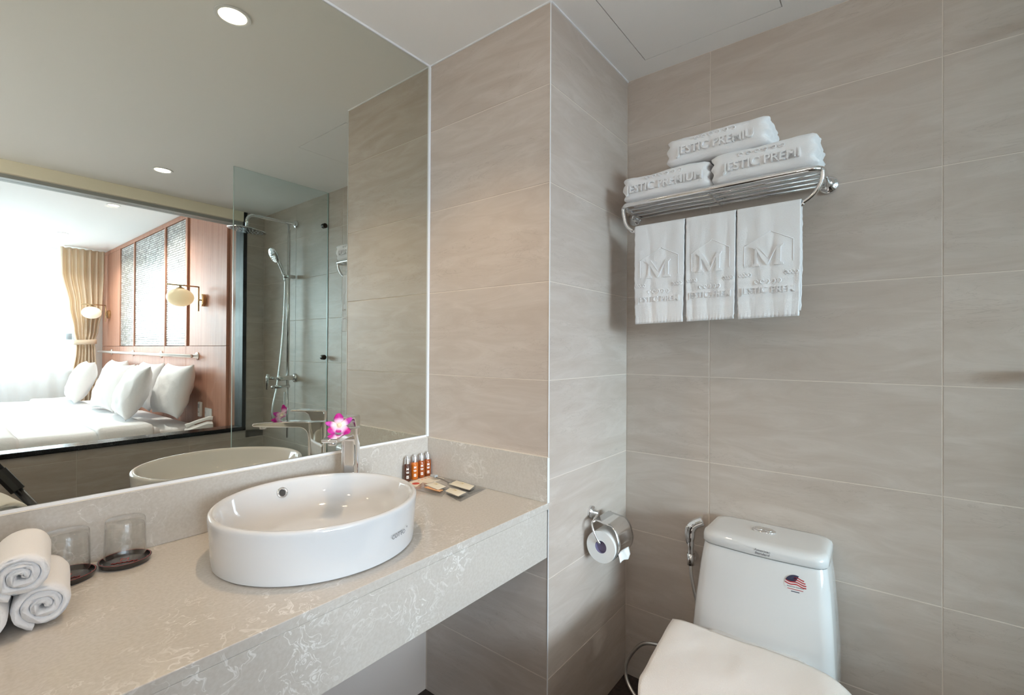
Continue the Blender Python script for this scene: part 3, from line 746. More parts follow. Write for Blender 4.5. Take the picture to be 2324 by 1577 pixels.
rc.loft([[(.001, a, b) for a, b in qi], [(.001, a, b) for a, b in q2], [(L_-.001, a, b) for a, b in q2], [(L_-.001, a, b) for a, b in qi], [(.001, a, b) for a, b in qi]], False)
smooth_by_angle(rc.build('core', 'lilac', tr), 40)
MB().lathe([(.019, 0), (.019, .001)], 24).build('core_disc', 'lilac', tr, loc=(.012, 0, 0), rot=(0, R(90), 0))
MB().grid(lambda u, v: (.02+.076*u-.02*v*abs(u-.5), -ROLR-.001-.016*v*(1-.5*abs(u-.5)), -.012-.026*v+.004*math.sin(u*8)), 8, 4).build('loose_sheet', 'plastic_white', tr, True, solid=.0006)

# ------------------------------------------------------------------ bidet spray
bs = thing('bidet_spray', 'chrome hand bidet spray with braided hose beside the toilet', 'bidet spray', (EX, -.80, .55))
def bp(x, y, z): return (x-EX, y+.80, z-.55)
o = MB().lathe([(.019, 0), (.019, .010), (.015, .020), (.012, .024)], 24).build('wall_hook', 'chrome', bs, True)
o.matrix_local = Matrix.Translation(bp(EX-.0006, -.795, .530)) @ Vector((-1, 0, 0)).to_track_quat('Z', 'Y').to_matrix().to_4x4()
MB().tube([bp(.513, -.797, .508), bp(.513, -.797, .548)], [.012, .0135], 16).build('hook_socket', 'chrome_soft', bs, True)
MB().tube(catmull([bp(.513, -.797, .545), bp(.512, -.797, .575), bp(.510, -.798, .605), bp(.508, -.800, .635), bp(.508, -.806, .650)], 5), [.0105]*5+[.0125]*5+[.0155]*5+[.0175]*5+[.018], 16).build('handle', 'chrome', bs, True)
MB().tube(catmull([bp(.508, -.798, .640), bp(.510, -.815, .657), bp(.515, -.838, .670)], 5), [.0178]*4+[.0165]*4+[.017]*3, 18).build('spray_head', 'chrome', bs, True)
MB().tube(catmull([bp(.490, -.792, .650), bp(.488, -.788, .625), bp(.495, -.790, .588)], 5), [.0042]*11, 8).build('trigger', 'chrome', bs, True)
hp_ = [bp(.513, -.797, .510), bp(.511, -.800, .47), bp(.508, -.812, .42), bp(.500, -.835, .34), bp(.490, -.850, .27), bp(.478, -.82, .222), bp(.468, -.76, .214), bp(.462, -.70, .214), bp(.458, -.645, .198), bp(.452, -.605, .15), bp(.442, -.587, .10), bp(.43, -.60, .055), bp(.415, -.65, .022), bp(.42, -.73, .012), bp(.46, -.80, .02), bp(.52, -.83, .05), bp(EX-.004, -.835, .09)]
hc = catmull(hp_, 24)
rads = [.0058+.0007*(1 if i % 2 else -1) for i in range(len(hc))]
MB().tube(hc, rads, 10).build('hose', 'steel_brushed', bs, True)

# ------------------------------------------------------------------ toilet
TY = -1.046
tl = thing('toilet', 'white one piece ceramic toilet with tapered tank', 'toilet', (.30, TY, 0))
def tp(x, y, z): return (x-.30, y-TY, z)
def ring_(x0, x1, hy, r, z, bow=.0, n=6):
    pts = rrect(x0, x1, -hy, hy, r, n); k2 = 2*(n+1); out = []
    pts = pts[:k2]+[(x0, (hy-r)*(1-2*i/10)) for i in range(1, 10)]+pts[k2:]
    for a, b in pts:
        k = 1-(b/hy)**2
        out.append((a-(bow*k if a < (x0+x1)/2 else 0)-.30, b, z))
    return out
rings = [ring_(.300, .535, .186, .03, .30, .02), ring_(.305, .535, .185, .03, .40, .02), ring_(.322, .535, .179, .03, .50, .018), ring_(.342, .535, .171, .03, .60, .016), ring_(.354, .535, .164, .028, .655, .014), ring_(.356, .535, .1625, .028, .6615, .014)]
smooth_by_angle(MB().loft(rings).build('tank', 'ceramic', tl), 50)
rings = [ring_(.354, .537, .164, .03, .664, .014), ring_(.350, .539, .167, .032, .668, .014), ring_(.350, .540, .167, .034, .685, .014), ring_(.3535, .539, .164, .034, .695, .014), ring_(.363, .533, .156, .034, .7005, .013), ring_(.38, .52, .141, .034, .702, .012)]
smooth_by_angle(MB().loft(rings).build('tank_lid', 'ceramic', tl), 60)
MB().lathe([(.033, 0), (.033, .003), (.029, .005), (.002, .0055)], 36, (0, 0, 0), .72, 1).build('button_ring', 'chrome', tl, True, loc=(.455-.30, 1.042-1.05+.016, .702))
for s_ in (-1, 1):
    MB().lathe([(.0125, 0), (.0125, .0022), (.010, .003), (.002, .0032)], 24, (0, 0, 0), 1.2, 1).build('flush_button', 'chrome_soft', tl, True, loc=(.455-.30, .008+s_*.013, .7065))
mk = frame(tp(.3375, -1.054, .677), (0, -1, 0), (.05, 0, 1))
text('brand_lettering', 'American', .0098, 'ink_grey', tl, frame(tp(.3352, -1.054, .6835), (0, -1, 0), (.02, 0, 1)), .0002, .0, 1.1, .2)
text('brand_lettering', 'Standard', .0098, 'ink_grey', tl, frame(tp(.3352, -1.054, .6745), (0, -1, 0), (.02, 0, 1)), .0002, .0, 1.1, .2)
# round flag sticker
sx_ = lambda z: .342-(.60-z)*.20-.0168+.006
fo = frame(tp(.3329, -1.138, .612), (0.107, -1, 0), (.216, 0, 1))
stk = MB().lathe([(.0265, -.0004), (.0265, .0)], 40).build('sticker', 'ceramic', tl); stk.matrix_local = fo
def in_disc(x0, x1, zc, th, mat, nm, wav=.0016):
    pts = []; N = 14
    def cl(z): return math.sqrt(max(0, .0262**2-z*z))
    up_ = []; dn = []
    for i in range(N+1):
        x = x0+(x1-x0)*i/N; wz = wav*math.sin(x*190+1)-.10*x
        z = zc+wz
        lim = cl(min(.0261, abs(z)+th/2)); xx = max(-lim, min(lim, x))
        up_.append((xx, z+th/2, .0003)); dn.append((xx, z-th/2, .0003))
    b = MB(); vs = up_+dn; n_ = N+1
    b.add(vs, [[i, i+1, n_+i+1, n_+i] for i in range(N)]); b.build(nm, mat, stk)
for zc_ in (.0185, .0125, .0065, .0005): in_disc(-.026 if zc_ < .008 else -.004, .026, zc_, .0030, 'ink_red', 'flag_stripe')
cp = []
for k in range(11):
    a = R(72+88*k/10); cp.append((.0262*math.cos(a), .0262*math.sin(a)))
cp += [(-.024, .0095), (-.012, .0075), (-.002, .0085), (.0015, .011)]
MB().add([(a, b, .0003) for a, b in cp], [list(range(len(cp)))]).build('flag_canton', 'ink_navy', stk)
text('sticker_line', 'American Standard', .0052, 'ink_navy', stk, Matrix.Translation((0, -.0052, .0004)))
MB().box(-.019, .019, -.0124, -.0108, .0002, .0004).build('sticker_line', 'ink_red', stk)
MB().box(-.010, .010, -.0186, -.0166, .0002, .0004).build('sticker_line', 'ink_navy', stk)
def oval(cx, hx, hy, z, n=40, sq=2.3):
    o_ = []
    for k in range(n):
        a = 2*PI*k/n; c_, s2 = math.cos(a), math.sin(a); q_ = (abs(c_)**sq+abs(s2)**sq)**(-1/sq); o_.append((cx+hx*c_*q_-.30, hy*s2*q_, z))
    return o_
smooth_by_angle(MB().loft([oval(.20, .24, .115, 0), oval(.20, .235, .11, .02), oval(.17, .24, .11, .12), oval(.13, .29, .15, .25), oval(.11, .32, .178, .34), oval(.11, .325, .182, .385), oval(.11, .32, .178, .392)]).build('bowl', 'ceramic', tl), 50)
smooth_by_angle(MB().loft([oval(.075, .275, .178, .394), oval(.075, .280, .183, .398), oval(.075, .280, .183, .410), oval(.075, .276, .180, .413)]).build('seat', 'ceramic', tl), 50)
smooth_by_angle(MB().loft([oval(.075, .274, .178, .4145), oval(.075, .278, .182, .418), oval(.075, .277, .181, .428), oval(.075, .262, .168, .434), oval(.075, .12, .08, .437)]).build('seat_lid', 'ceramic', tl), 50)

# bath mat on the lid
mt = thing('bath_mat', 'white towelling bath mat draped over the closed toilet lid', 'bath mat', (.02, TY, .437))
def matfn(u, v):
    x = .255-.60*u; y = -.825-.455*v-.055*u*(1-v)-(.9*max(0, -.055-x)**1.5)*(1-v)**2
    hy = .186; dy = max(0, abs(y-TY)-.165); dxx = max(0, -.17-x)
    z = .4405-6.0*dy*dy*(1 if y < TY else .35)-.4*dxx
    z += .0035*fbm(x*9, y*9, 2)+.0025*math.sin(x*16+y*9)*math.sin(y*14)
    x += -.03*max(0, (v-.62)/.38)**2*(1 if u < .3 else .5)+.012*(1-v)*u*0
    return (x-.02, y-TY, z-.437+.0055)
MB().grid(matfn, 60, 50).build('mat_cloth', 'mat_cloth', mt, True, solid=.009)
# ------------------------------------------------------------------ shower
SY = -2.06
sh = thing('shower_set', 'chrome rain shower set with riser pipe on the tiled wall', 'shower', (EX, SY, 1.0))
def sp_(x, y, z): return (x-EX, y-SY, z-1.0)
def flange(par, x, y, z, r=.028, org=sp_):
    o = MB().lathe([(r, 0), (r, .006), (r*.75, .012), (r*.45, .014)], 24).build('wall_flange', 'chrome', par, True)
    o.matrix_local = Matrix.Translation(org(x, y, z)) @ Vector((-1, 0, 0)).to_track_quat('Z', 'Y').to_matrix().to_4x4()
flange(sh, EX-.0005, SY, 2.172); flange(sh, EX-.0005, SY, 1.048, .032)
arm = [sp_(EX, SY, 2.172), sp_(.28, SY, 2.172)]
for k in range(1, 8): a = R(90*k/7); arm.append(sp_(.25-.045*math.sin(a), SY, 2.127+.045*math.cos(a)))
arm.append(sp_(.205, SY, 2.075))
MB().tube(arm, .0105, 14).build('shower_arm', 'chrome', sh, True)
hd = MB().lathe([(.003, .022), (.02, .020), (.024, .012), (.110, .008), (.119, .005), (.120, .001), (.117, -.002)], 48, capt=True).build('rain_head', 'chrome', sh, loc=sp_(.205, SY, 2.062), rot=(R(-5), R(3), 0)); smooth_by_angle(hd, 40)
simple('dark_reflection_chrome', (.30, .30, .31, 1), .18, 1)  # chrome underside with its dark reflection put into the colour
MB().lathe([(.112, -.003), (.112, -.0022)], 40).build('spray_plate', 'dark_reflection_chrome', hd)
nz_ = MB()
for rr2, cnt in ((.02, 6), (.045, 12), (.07, 18), (.095, 24)):
    for k in range(cnt): a = 2*PI*k/cnt; nz_.box(rr2*math.cos(a)-.0022, rr2*math.cos(a)+.0022, rr2*math.sin(a)-.0022, rr2*math.sin(a)+.0022, -.0055, -.003)
nz_.build('nozzles', 'grey_plastic', hd)['kind'] = 'stuff'
MB().cyl(sp_(.492, SY, .99), sp_(.492, SY, 2.165), .0108, 14).build('riser_pipe', 'chrome', sh, True)
MB().cyl(sp_(.492, SY, .62), sp_(.492, SY, .98), .0075, 12).build('lower_pipe', 'chrome', sh, True)
MB().tube([sp_(.425, SY, 1.05), sp_(.43, SY, 1.05), sp_(.52, SY, 1.05), sp_(EX, SY, 1.048)], [.019, .021, .018, .013], 20).build('valve_body', 'chrome', sh, True)
MB().cyl(sp_(.425, SY, 1.05), sp_(.36, SY, 1.055), .011).build('valve_stem', 'chrome', sh, True)
MB().tube([sp_(.352, SY, 1.082), sp_(.350, SY, 1.06), sp_(.346, SY, .975)], [.009, .011, .006], 12).build('lever', 'chrome', sh, True)
MB().cyl(sp_(.40, SY, .990), sp_(.505, SY, .990), .0115).build('diverter', 'chrome', sh, True)
MB().lathe([(.008, -.012), (.011, -.006), (.011, .006), (.008, .012)], 16).build('diverter_knob', 'chrome', sh, True, loc=sp_(.388, SY, .990), rot=(0, R(90), 0))
MB().cyl(sp_(.455, SY, 1.785), sp_(.535, SY, 1.785), .0145).build('slide_bracket', 'chrome', sh, True)
hs = thing('hand_shower', 'chrome hand shower with hose held in the riser bracket', 'shower head', (.468, SY-.012, 1.79))
def hp2(x, z, y=0): return (x-.468, y, z-1.79)
MB().tube(catmull([hp2(.472, 1.755), hp2(.462, 1.80), hp2(.445, 1.845), hp2(.425, 1.885)], 6), [.0085]*6+[.0105]*6+[.012]*7, 14).build('handle', 'chrome', hs, True)
o = MB().lathe([(.012, .018), (.034, .012), (.044, .004), (.044, -.004), (.040, -.007)], 32, capt=True).build('spray_face', 'chrome', hs, True)
dirn = Vector((-.80, .15, -.42)).normalized()
o.matrix_local = Matrix.Translation(hp2(.392, 1.925)) @ (-dirn).to_track_quat('Z', 'Y').to_matrix().to_4x4() @ Matrix.Diagonal((1.0, 1.25, 1, 1))
pb = MB()
for rr2, cnt in ((.01, 6), (.022, 12), (.033, 16)):
    for k in range(cnt): a = 2*PI*k/cnt; pb.lathe([(.0018, -.0085), (.0018, -.0065)], 6, (rr2*math.cos(a), rr2*math.sin(a), 0))
pb.build('nozzles', 'rubber', o)['kind'] = 'stuff'
MB().tube(catmull([hp2(.474, 1.756), hp2(.472, 1.60), hp2(.455, 1.30), hp2(.425, 1.02), hp2(.395, .86), hp2(.390, .79), hp2(.405, .735), hp2(.44, .735), hp2(.47, .80), hp2(.478, .95)], 10), .0066, 10).build('hose', 'chrome_soft', hs, True)

# shower glass panel
GYR = -1.632
gp = thing('glass_panel', 'clear frameless shower glass panel standing off the tiled wall', 'glass panel', (.25, GYR, 0))
MB().box(-.045-.25, EX-.25-.001, -.005, .005, .001, ZC-.001).build('sheet', 'shower_glass', gp)
MB().box(-.0462-.25, -.045-.25, -.005, .005, .001, ZC-.001).build('free_edge', 'glass_edge', gp)
MB().box(EX-.25-.003, EX-.25-.0008, -.006, .006, .001, ZC-.001).build('wall_seal', 'glass_edge', gp)
for z in (2.09, 1.205, .30):
    c_ = MB().cyl((EX-.25-.028, -.016, z), (EX-.25-.028, .016, z), .0165).build('clamp', 'dark_metal', gp, True, bevel=.003)

# ------------------------------------------------------------------ bathroom downlights
def downlight(x, y, z, lab, watts, col=(1, .71, .42), cone=110, group='recessed downlights in the bathroom ceiling', disc='lamp_disc', blend=.6, lamp=True):
    t = thing('downlight', lab, 'downlight', (x, y, z), group=group)
    smooth_by_angle(MB().lathe([(.040, -.0005), (.052, -.0005), (.052, -.004), (.046, -.005), (.040, -.0025)], 36, capb=False, capt=False).build('ring', 'trim_white', t), 40)
    MB().lathe([(.040, -.0014), (.040, -.001)], 32).build('lens', disc, t)
    if lamp:
        ld = bpy.data.lights.new('downlight_lamp', 'SPOT'); ld.energy = watts; ld.color = col; ld.spot_size = R(cone); ld.spot_blend = blend; ld.shadow_soft_size = .035
        lo = bpy.data.objects.new('downlight_lamp', ld); COL.objects.link(lo); lo.parent = t; lo.location = (0, 0, -.012)
    return t
W1 = 21
downlight(-.567, -.299, ZC, 'recessed round downlight in the ceiling above the basin', W1)
downlight(-.279, -2.041, ZC, 'recessed round downlight in the ceiling by the shower glass', 10)
downlight(-1.55, -.42, ZC, 'added fill downlight in the ceiling above the left end of the counter', 4)  # added out of view as fill light
downlight(-1.45, -1.75, ZC, 'added fill downlight in the ceiling behind the camera', 12, (1, .93, .84), 150)  # added out of view, broad fill for the bathroom
emit('fill_glow', (1, .97, .92, 1), 250)
def fill_uplighter(y, lab):  # added out of view to brighten the ceiling like bounced flash
    t = thing('fill_uplighter', lab, 'wall lamp', (XL, y, 1.0), group='added fill uplighters on the entry wall')
    o = MB().lathe([(.05, 0), (.05, .02), (.012, .024), (.012, .10)], 24).build('wall_plate', 'chrome', t, True)
    o.matrix_local = Matrix.Translation((.0006, 0, 0)) @ Vector((1, 0, 0)).to_track_quat('Z', 'Y').to_matrix().to_4x4()
    MB().lathe([(.02, -.02), (.07, .0), (.105, .05), (.115, .10), (.112, .10), (.100, .052), (.066, .006), (.01, -.012)], 36, (.20, 0, 0)).build('bowl', 'trim_white', t, True)
    MB().lathe([(.080, .052), (.080, .054)], 32, (.20, 0, 0)).build('light_disc', 'fill_glow', t)
fill_uplighter(-1.15, 'added unseen bowl uplighter on the entry wall nearest the counter')
fill_uplighter(-2.0, 'added unseen bowl uplighter on the entry wall nearest the interior window')

# ------------------------------------------------------------------ tripod of the camera (seen in the mirror)
tpd = thing('tripod', 'black camera tripod reflected at the left of the mirror', 'tripod', (-1.19, -1.34, 0))
def tleg(fx, fy):
    a = Vector((fx*.06, fy*.06, 1.06)); b = Vector((fx, fy, 0)); q = a.lerp(b, .28); r2 = a.lerp(b, .31)
    l_ = MB().tube([a, q], .017, 12).build('leg', 'black_plastic', tpd, True)
    MB().tube([a.lerp(b, .24), r2], .022, 8).build('leg_clamp', 'black_plastic', l_)
    MB().tube([q, b], .0135, 10).build('leg_tube', 'black_plastic', l_, True)
tleg(.70, .45); tleg(-.62, .30); tleg(.10, -.60)
MB().cyl((0, 0, .86), (0, 0, 1.14), .016).build('centre_column', 'black_plastic', tpd, True)
MB().lathe([(.03, 1.02), (.045, 1.05), (.045, 1.08), (.02, 1.10)], 20).build('shoulder', 'black_plastic', tpd)

# ================================================================== bedroom
wall_hb = struct(MB().box(XH+.05, XH+.25, YW, YB, 0, ZB).build('wall_headboard', 'wood_dark'), 'wood panelled headboard wall of the bedroom')
def hb(name, y0, y1, z0, z1, mat='wood', x0=XH, x1=XH+.052, par=wall_hb, bev=.002): return MB().box(x0, x1, -y1, -y0, z0, z1).build(name, mat, par, bevel=bev)
GP = .0015
hb('wood_panel', 2.96, 3.80, 1.284, ZB-.002)
hb('wood_panel', 2.96, 3.895, .002, 1.281)
for a, b in ((3.898, 4.515), (4.518, 5.636), (5.639, 6.235), (6.238, 7.11)): hb('wood_panel', a, b, .002, 1.281)
hb('wood_panel', 6.28, 7.11, 1.284, ZB-.05)
hb('wood_rail', 3.865, 7.11, 2.512, ZB-.002, bev=.003)
for a, b in ((3.865, 3.915), (4.495, 4.53), (5.60, 5.635), (6.22, 6.275)): hb('wood_stile', a, b, 1.284, 2.511, x0=XH-.006)
hb('groove_strip', 3.803, 3.862, 1.284, ZB-.002, 'wood_dark', XH+.012)
MB().box(XH+.02, XH+.052, -2.955, YB, 0, ZB).build('wood_return', 'wood_dark', wall_hb)
def mosaic(y0, y1):
    b = MB(); z0, z1 = 1.29, 2.508; bw, bh, g_ = .050, .0235, .004
    r_ = random.Random(int(y0*100)); z = z0; k = 0
    while z < z1-.004:
        h_ = min(bh, z1-z); y = y0-(bw/2 if k % 2 else 0)*1.0
        while y < y1:
            a, c = max(y, y0), min(y+bw-g_, y1)
            if c-a > .006:
                d = .010+r_.uniform(-.0012, .0012); t1 = r_.uniform(-.0003, .0003)
                x = XH+.012-d*.5
                b.add([(x+t1, -a, z), (x-t1, -c, z), (x-t1*.5, -c, z+h_-g_), (x+t1*.5, -a, z+h_-g_), (XH+.02, -a, z), (XH+.02, -c, z), (XH+.02, -c, z+h_-g_), (XH+.02, -a, z+h_-g_)],
                      [[0, 1, 2, 3], [0, 4, 5, 1], [1, 5, 6, 2], [2, 6, 7, 3], [3, 7, 4, 0]])
            y += bw
        z += bh; k += 1
    MB().box(XH+.016, XH+.05, -y1, -y0, z0, z1).build('mosaic_bed', 'mosaic_grout', wall_hb)
    o = b.build('mosaic_tiles', 'mosaic', wall_hb); o['kind'] = 'stuff'
for a, b in ((3.917, 4.493), (4.532, 5.598), (5.637, 6.218)): mosaic(a, b)

# bedroom side and window walls
struct(MB().box(-3.9, -3.8, YW, YB, 0, ZB).build('wall_bedroom_left', 'bedroom_paint'), 'plain bedroom wall opposite the headboards')
BW0, BW1, BZ0, BZ1 = -3.45, .12, .95, 2.50
bw_ = MB(); bw_.box(-3.9, XH+.25, YW-.16, YW, 0, BZ0).box(-3.9, XH+.25, YW-.16, YW, BZ1, ZB+.05).box(-3.9, BW0, YW-.16, YW, BZ0, BZ1).box(BW1, XH+.25, YW-.16, YW, BZ0, BZ1)
struct(bw_.build('wall_window', 'bedroom_paint'), 'bedroom wall with the wide daylight window')
w2 = MB().box(BW0, BW1, YW-.12, YW-.06, BZ0, BZ0+.05)
w2 = struct(w2.build('window_2', 'trim_white'), 'wide bedroom window with pale frame')
MB().box(BW0, BW1, YW-.12, YW-.06, BZ1-.04, BZ1).build('window_head', 'trim_white', w2)
MB().box(BW0, BW1, YW-.12, YW-.06, 1.37, 1.45).build('transom', 'trim_white', w2)
for x in (BW0+.03, -2.25, -1.1, BW1-.03): MB().box(x-.03, x+.03, YW-.12, YW-.06, BZ0+.05, BZ1-.04).build('mullion', 'trim_white', w2)
for a, b in ((BW0+.06, -2.28), (-2.22, -1.13), (-1.07, BW1-.06)):
    for z0, z1 in ((BZ0+.05, 1.37), (1.45, BZ1-.04)): MB().box(a, b, YW-.094, YW-.088, z0, z1).build('pane', 'pane', w2)

# sheer and curtain
sheer = tag(MB().grid(lambda u, v: (-3.7+3.92*u, -6.98+.022*math.sin(u*150)+.012*math.sin(u*67+2), .03+2.515*v), 420, 1).build('sheer_curtain', 'sheer', smooth=True, fix=False), 'white sheer curtain across the bedroom window', 'sheer curtain')
cur = thing('drape', 'beige floor length drape tied back beside the bedroom window', 'curtain', (.19, -6.88, 0))
def lerp(a, b, t): return a+(b-a)*t
def curfn(u, v):
    z = 2.545-2.5*v
    keys = [(0, -.045, .392), (.12, -.04, .39), (.30, .035, .375), (.42, .085, .335), (.485, .112, .300), (.53, .108, .308), (.65, .075, .325), (1, .03, .345)]
    for (v0, a0, b0), (v1, a1, b1) in zip(keys, keys[1:]):
        if v <= v1: t = (v-v0)/(v1-v0); t = t*t*(3-2*t); a, b = lerp(a0, a1, t), lerp(b0, b1, t); break
    tie = math.exp(-((v-.485)/.05)**2)
    amp = .036*(1-.45*tie)*(.85 if v < .1 else 1)
    x = lerp(a, b, u); y = amp*math.sin(u*2*PI*6.5+.12*math.sin(v*3+u*4))+.010*math.sin(u*29+1)
    return (x-.19, y, z)
MB().grid(curfn, 150, 70).build('cloth', 'curtain', cur, True, solid=.003)
tb_ = []
for k in range(33):
    a = 2*PI*k/32; tb_.append((.112*math.cos(a)*1.0+.205-.19, .062*math.sin(a)))
MB().grid(lambda u, v: (tb_[int(round(u*32))][0], tb_[int(round(u*32))][1], 1.305+.062*v+.008*math.cos(u*2*PI)), 32, 2).build('tie_back', 'curtain', cur, True, solid=.004)

# grab rail on the headboard wall
gr = thing('wall_rail', 'long brushed steel rail along the headboard wall', 'rail', (XH, -5.3, 1.20))
MB().cyl((-.055, 1.725, -.010), (-.055, -1.725, .010), .016, 16).build('bar', 'steel_brushed', gr, True)
for y in (3.59, 4.60, 5.62, 6.60):
    k = -(y-5.3)
    o = MB().lathe([(.036, 0), (.036, .008), (.018, .012), (.014, .05)], 24).build('bracket', 'steel_brushed', gr, True)
    o.matrix_local = Matrix.Translation((-.0005, k, -k*.0058)) @ Vector((-1, 0, 0)).to_track_quat('Z', 'Y').to_matrix().to_4x4()

# wall lamps
def wall_lamp(y, z, lab, gm, watts):
    t = thing('wall_lamp', lab, 'wall lamp', (XH, -y, z), group='brass wall lamps with glass globes')
    o = MB().lathe([(.055, 0), (.055, .025), (.050, .028), (.002, .028)], 32).build('wall_plate', 'brass', t); smooth_by_angle(o, 40)
    o.matrix_local = Matrix.Translation((-.0005, 0, 0)) @ Vector((-1, 0, 0)).to_track_quat('Z', 'Y').to_matrix().to_4x4()
    MB().cyl((-.025, 0, 0), (-.048, 0, 0), .007, 12).build('pivot', 'brass', t, True)
    MB().cyl((-.045, 0, -.10), (-.045, 0, .118), .0058, 12).build('upright', 'brass', t, True)
    MB().cyl((-.045, 0, .115), (-.285, 0, .115), .0058, 12).build('arm', 'brass', t, True)
    MB().lathe([(.03, 0), (.032, .006), (.012, .012), (.006, .03)], 20, (-.185, 0, .085)).build('globe_cap', 'brass', t, True)
    prof_ = [(.1*math.sin(PI*k/20)*1.0+.0005, -.078*math.cos(PI*k/20)) for k in range(21)]
    MB().lathe(prof_, 36, (-.185, 0, .010)).build('globe', gm, t, True)
    return t
wall_lamp(3.443, 1.69, 'brass wall lamp with warm glowing globe nearest the interior window', 'globe', 3)
wall_lamp(6.72, 1.705, 'brass wall lamp with white globe in front of the beige drape', 'globe_white', 3)
for x_, y_, l_ in ((-.07, -4.18, 'recessed round downlight in the bedroom ceiling above the near bed'), (-.15, -6.0, 'added fill downlight in the bedroom ceiling above the far bed')):  # the far bed lamp is added to lighten the pillows
    downlight(x_, y_, ZB, l_, 115, (1, .97, .95), 150, 'recessed downlights in the bedroom ceiling', 'bed_lamp_disc')

# sockets, remote
sk = thing('switch_plate', 'beige double switch and socket plate on the wood panel', 'switch', (XH, -3.315, .695))
MB().box(-.008, -.0004, -.075, .075, -.043, .043).build('plate', 'plastic_white', sk, bevel=.003)
for y in (-.045, .005): MB().box(-.011, -.008, y-.017, y+.017, -.022, .022).build('rocker', 'trim_white', sk, bevel=.0015)
MB().lathe([(.012, 0), (.012, .003)], 16).build('socket_face', 'grey_plastic', sk, loc=(-.008, -.055, 0), rot=(0, R(-90), 0))
rm = thing('remote_control', 'white air conditioner remote in its wall holder', 'remote', (XH, -3.488, .715))
MB().box(-.022, -.0004, -.028, .028, -.065, .065).build('body', 'plastic_white', rm, bevel=.005)
MB().box(-.0235, -.0222, -.018, .018, .012, .048).build('screen', 'grey_plastic', rm)
for k in range(3): MB().box(-.0235, -.0222, -.014+k*.010, -.007+k*.010, -.03, -.02).build('key', 'grey_plastic', rm)

# bedside table and phone
bt = thing('bedside_table', 'dark bedside table between the bed and the interior window', 'side table', (.20, -3.10, 0))
MB().box(-.20, .20, -.17, .17, .53, .565).build('table_top', 'dark_metal', bt, bevel=.003)
for a in (-1, 1):
    for b in (-1, 1): MB().box(a*.18-.015, a*.18+.015, b*.14-.015, b*.14+.015, 0, .529).build('leg', 'dark_metal', bt)
MB().box(-.18, .18, -.14, .14, .36, .529).build('drawer', 'wood_dark', bt)
ph2 = thing('telephone', 'white desk telephone on the dark bedside table', 'telephone', (.295, -3.17, .566), (0, 0, .3))
MB().prism([(-.10, 0), (.10, 0), (.10, .07), (.06, .072), (-.10, .02)], -.075, .075).build('phone_base', 'plastic_white', ph2, bevel=.006)
MB().tube(catmull([(-.09, -.05, .045), (-.06, -.05, .058), (.0, -.05, .080), (.07, -.05, .098), (.10, -.05, .096)], 4), [.018]*4+[.014]*8+[.018]*5, 12).build('handset', 'plastic_white', ph2, True)

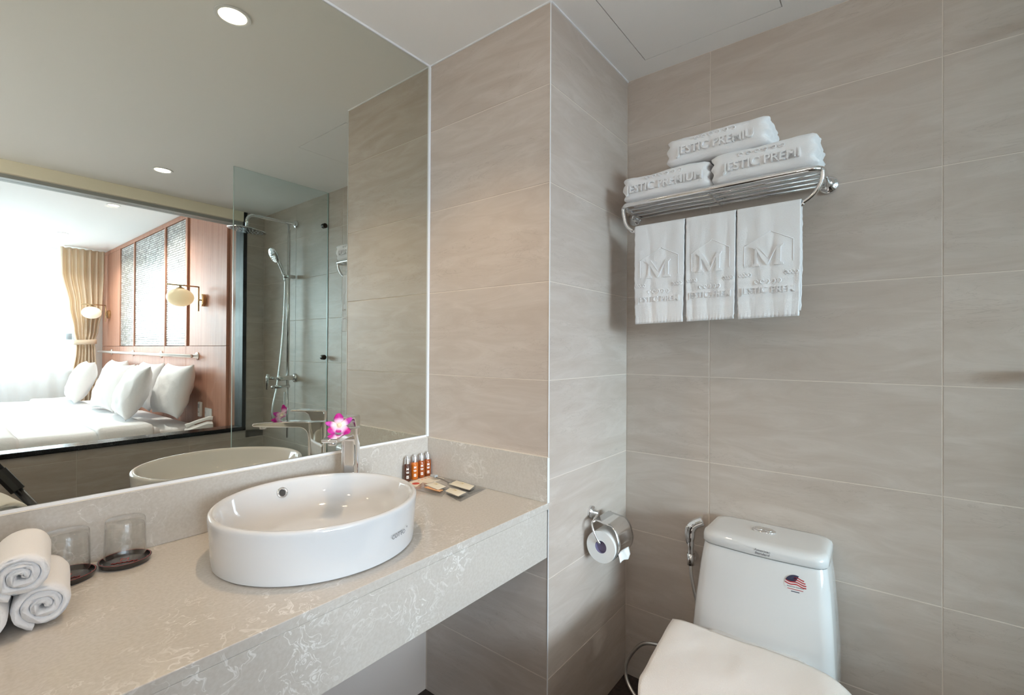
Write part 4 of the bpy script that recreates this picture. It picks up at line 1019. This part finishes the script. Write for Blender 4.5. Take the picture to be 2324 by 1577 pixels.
# beds
def slab(fn, name, mat, par, nu=30, nv=30, **k): return MB().grid(fn, nu, nv).build(name, mat, par, True, **k)
def bed(y0, y1, lab, fold_x, seed):
    yc = (y0+y1)/2; hw = (y1-y0)/2; t = thing('bed', lab, 'bed', (-.62, -yc, 0), group='white hotel beds')
    X0, X1 = -1.62, XH-.03
    def rel(x): return x+.62
    MB().box(rel(X0)+.03, rel(X1), -hw+.03, hw-.03, .05, .30).build('bed_base', 'dark_fabric', t, bevel=.02)
    for a in (rel(X0)+.12, rel(X1)-.12):
        for b in (-hw+.1, hw-.1): MB().cyl((a, b, 0), (a, b, .05), .03).build('foot', 'black_plastic', t)
    MB().box(rel(X0), rel(X1), -hw, hw, .30, .585).build('mattress', 'linen', t, bevel=.045, seg=4)
    # duvet draped over the sides
    def duvet(x0, x1, z0, drop, nm, grow):
        def fn(u, v):
            x = lerp(x0, x1, u); s = (v-.5)*2; W_ = hw+grow; arc = hw+grow+drop
            d = abs(s)*arc; rr2 = .05
            if d < W_-rr2: y, z = d, 0
            elif d < W_-rr2+rr2*PI/2: a = (d-W_+rr2)/rr2; y, z = W_-rr2+rr2*math.sin(a), -rr2+rr2*math.cos(a)
            else: y, z = W_, -rr2-(d-W_+rr2-rr2*PI/2)
            yy = math.copysign(y, s) if s else 0
            e_ = 1-min(1, min(u, 1-u)/.04); 
            return (rel(x), -yy+(.01*fbm(x*5, z*4, seed) if z < -.05 else 0), z0+z+.012*fbm(x*2.2+seed, yy*2.2, 1)-.02*e_*e_)
        slab(fn, nm, 'linen', t, 40, 56, solid=.03)
    duvet(-1.65, fold_x+.05, .605, .34, 'duvet', .018)
    duvet(fold_x-.33, fold_x, .630, .30, 'folded_sheet', .032)
    if seed < 3: duvet(-1.66, -.74, .628, .30, 'bed_runner', .03)
    return t
bed(3.36, 5.06, 'white made hotel bed nearest the interior window', .02, 1)
bed(5.20, 6.74, 'white made hotel bed beside the bedroom window', .02, 6)
def pillow(lab, x, y, lean, rz, Wd=.70, Hh=.48, th=.20, seed=0, tilt=0.0, z0=.61):
    t = thing('pillow', lab, 'pillow', (x, -y, z0), (0, 0, rz), 'white pillows leaning on the headboard wall')
    def mk(sg):
        def fn(u, v):
            a, b = u*2-1, v*2-1
            pin = 1-.10*(1-abs(a)**2)*(abs(b)**3); pin2 = 1-.10*(1-abs(b)**2)*(abs(a)**3)
            h_ = max(0, (1-abs(a)**2.6)*(1-abs(b)**2.6))**.52
            yy = a*Wd/2*pin2; zz = b*Hh/2*pin
            wr = .014*fbm(a*2.2+seed, b*2.2, sg*2)*h_+.007*math.sin((a+b*.6)*11+seed)*h_*(1-h_*.4)
            return (sg*(th/2*h_+wr), yy, zz)
        return fn
    b = MB().grid(mk(1), 26, 22); b.grid(mk(-1), 26, 22)
    o = b.build('cushion', 'linen', t, True, fix=True)
    bm = bmesh.new(); bm.from_mesh(o.data); bmesh.ops.remove_doubles(bm, verts=bm.verts, dist=.0008); bmesh.ops.recalc_face_normals(bm, faces=bm.faces); bm.to_mesh(o.data); bm.free()
    for p in o.data.polygons: p.use_smooth = True
    o.rotation_euler = Euler((tilt, lean, 0), 'XYZ'); o.location = (0, 0, Hh/2*math.cos(lean)+th*.22)
    return t
pillow('white pillow against the headboard nearest the interior window', .27, 3.74, R(14), 0, seed=1)
pillow('white pillow in front, nearest the interior window on the near bed', .02, 3.93, R(20), R(6), seed=2)
pillow('white pillow in front on the far half of the near bed', .03, 4.64, R(20), R(-4), seed=3, Wd=.64)
pillow('white pillow against the headboard on the far half of the near bed', .27, 4.52, R(14), 0, seed=4)
pillow('white pillow in front on the bed beside the bedroom window', .0, 5.88, R(20), R(4), seed=5)
pillow('white pillow against the headboard on the bed beside the window', .26, 5.75, R(14), 0, seed=6)
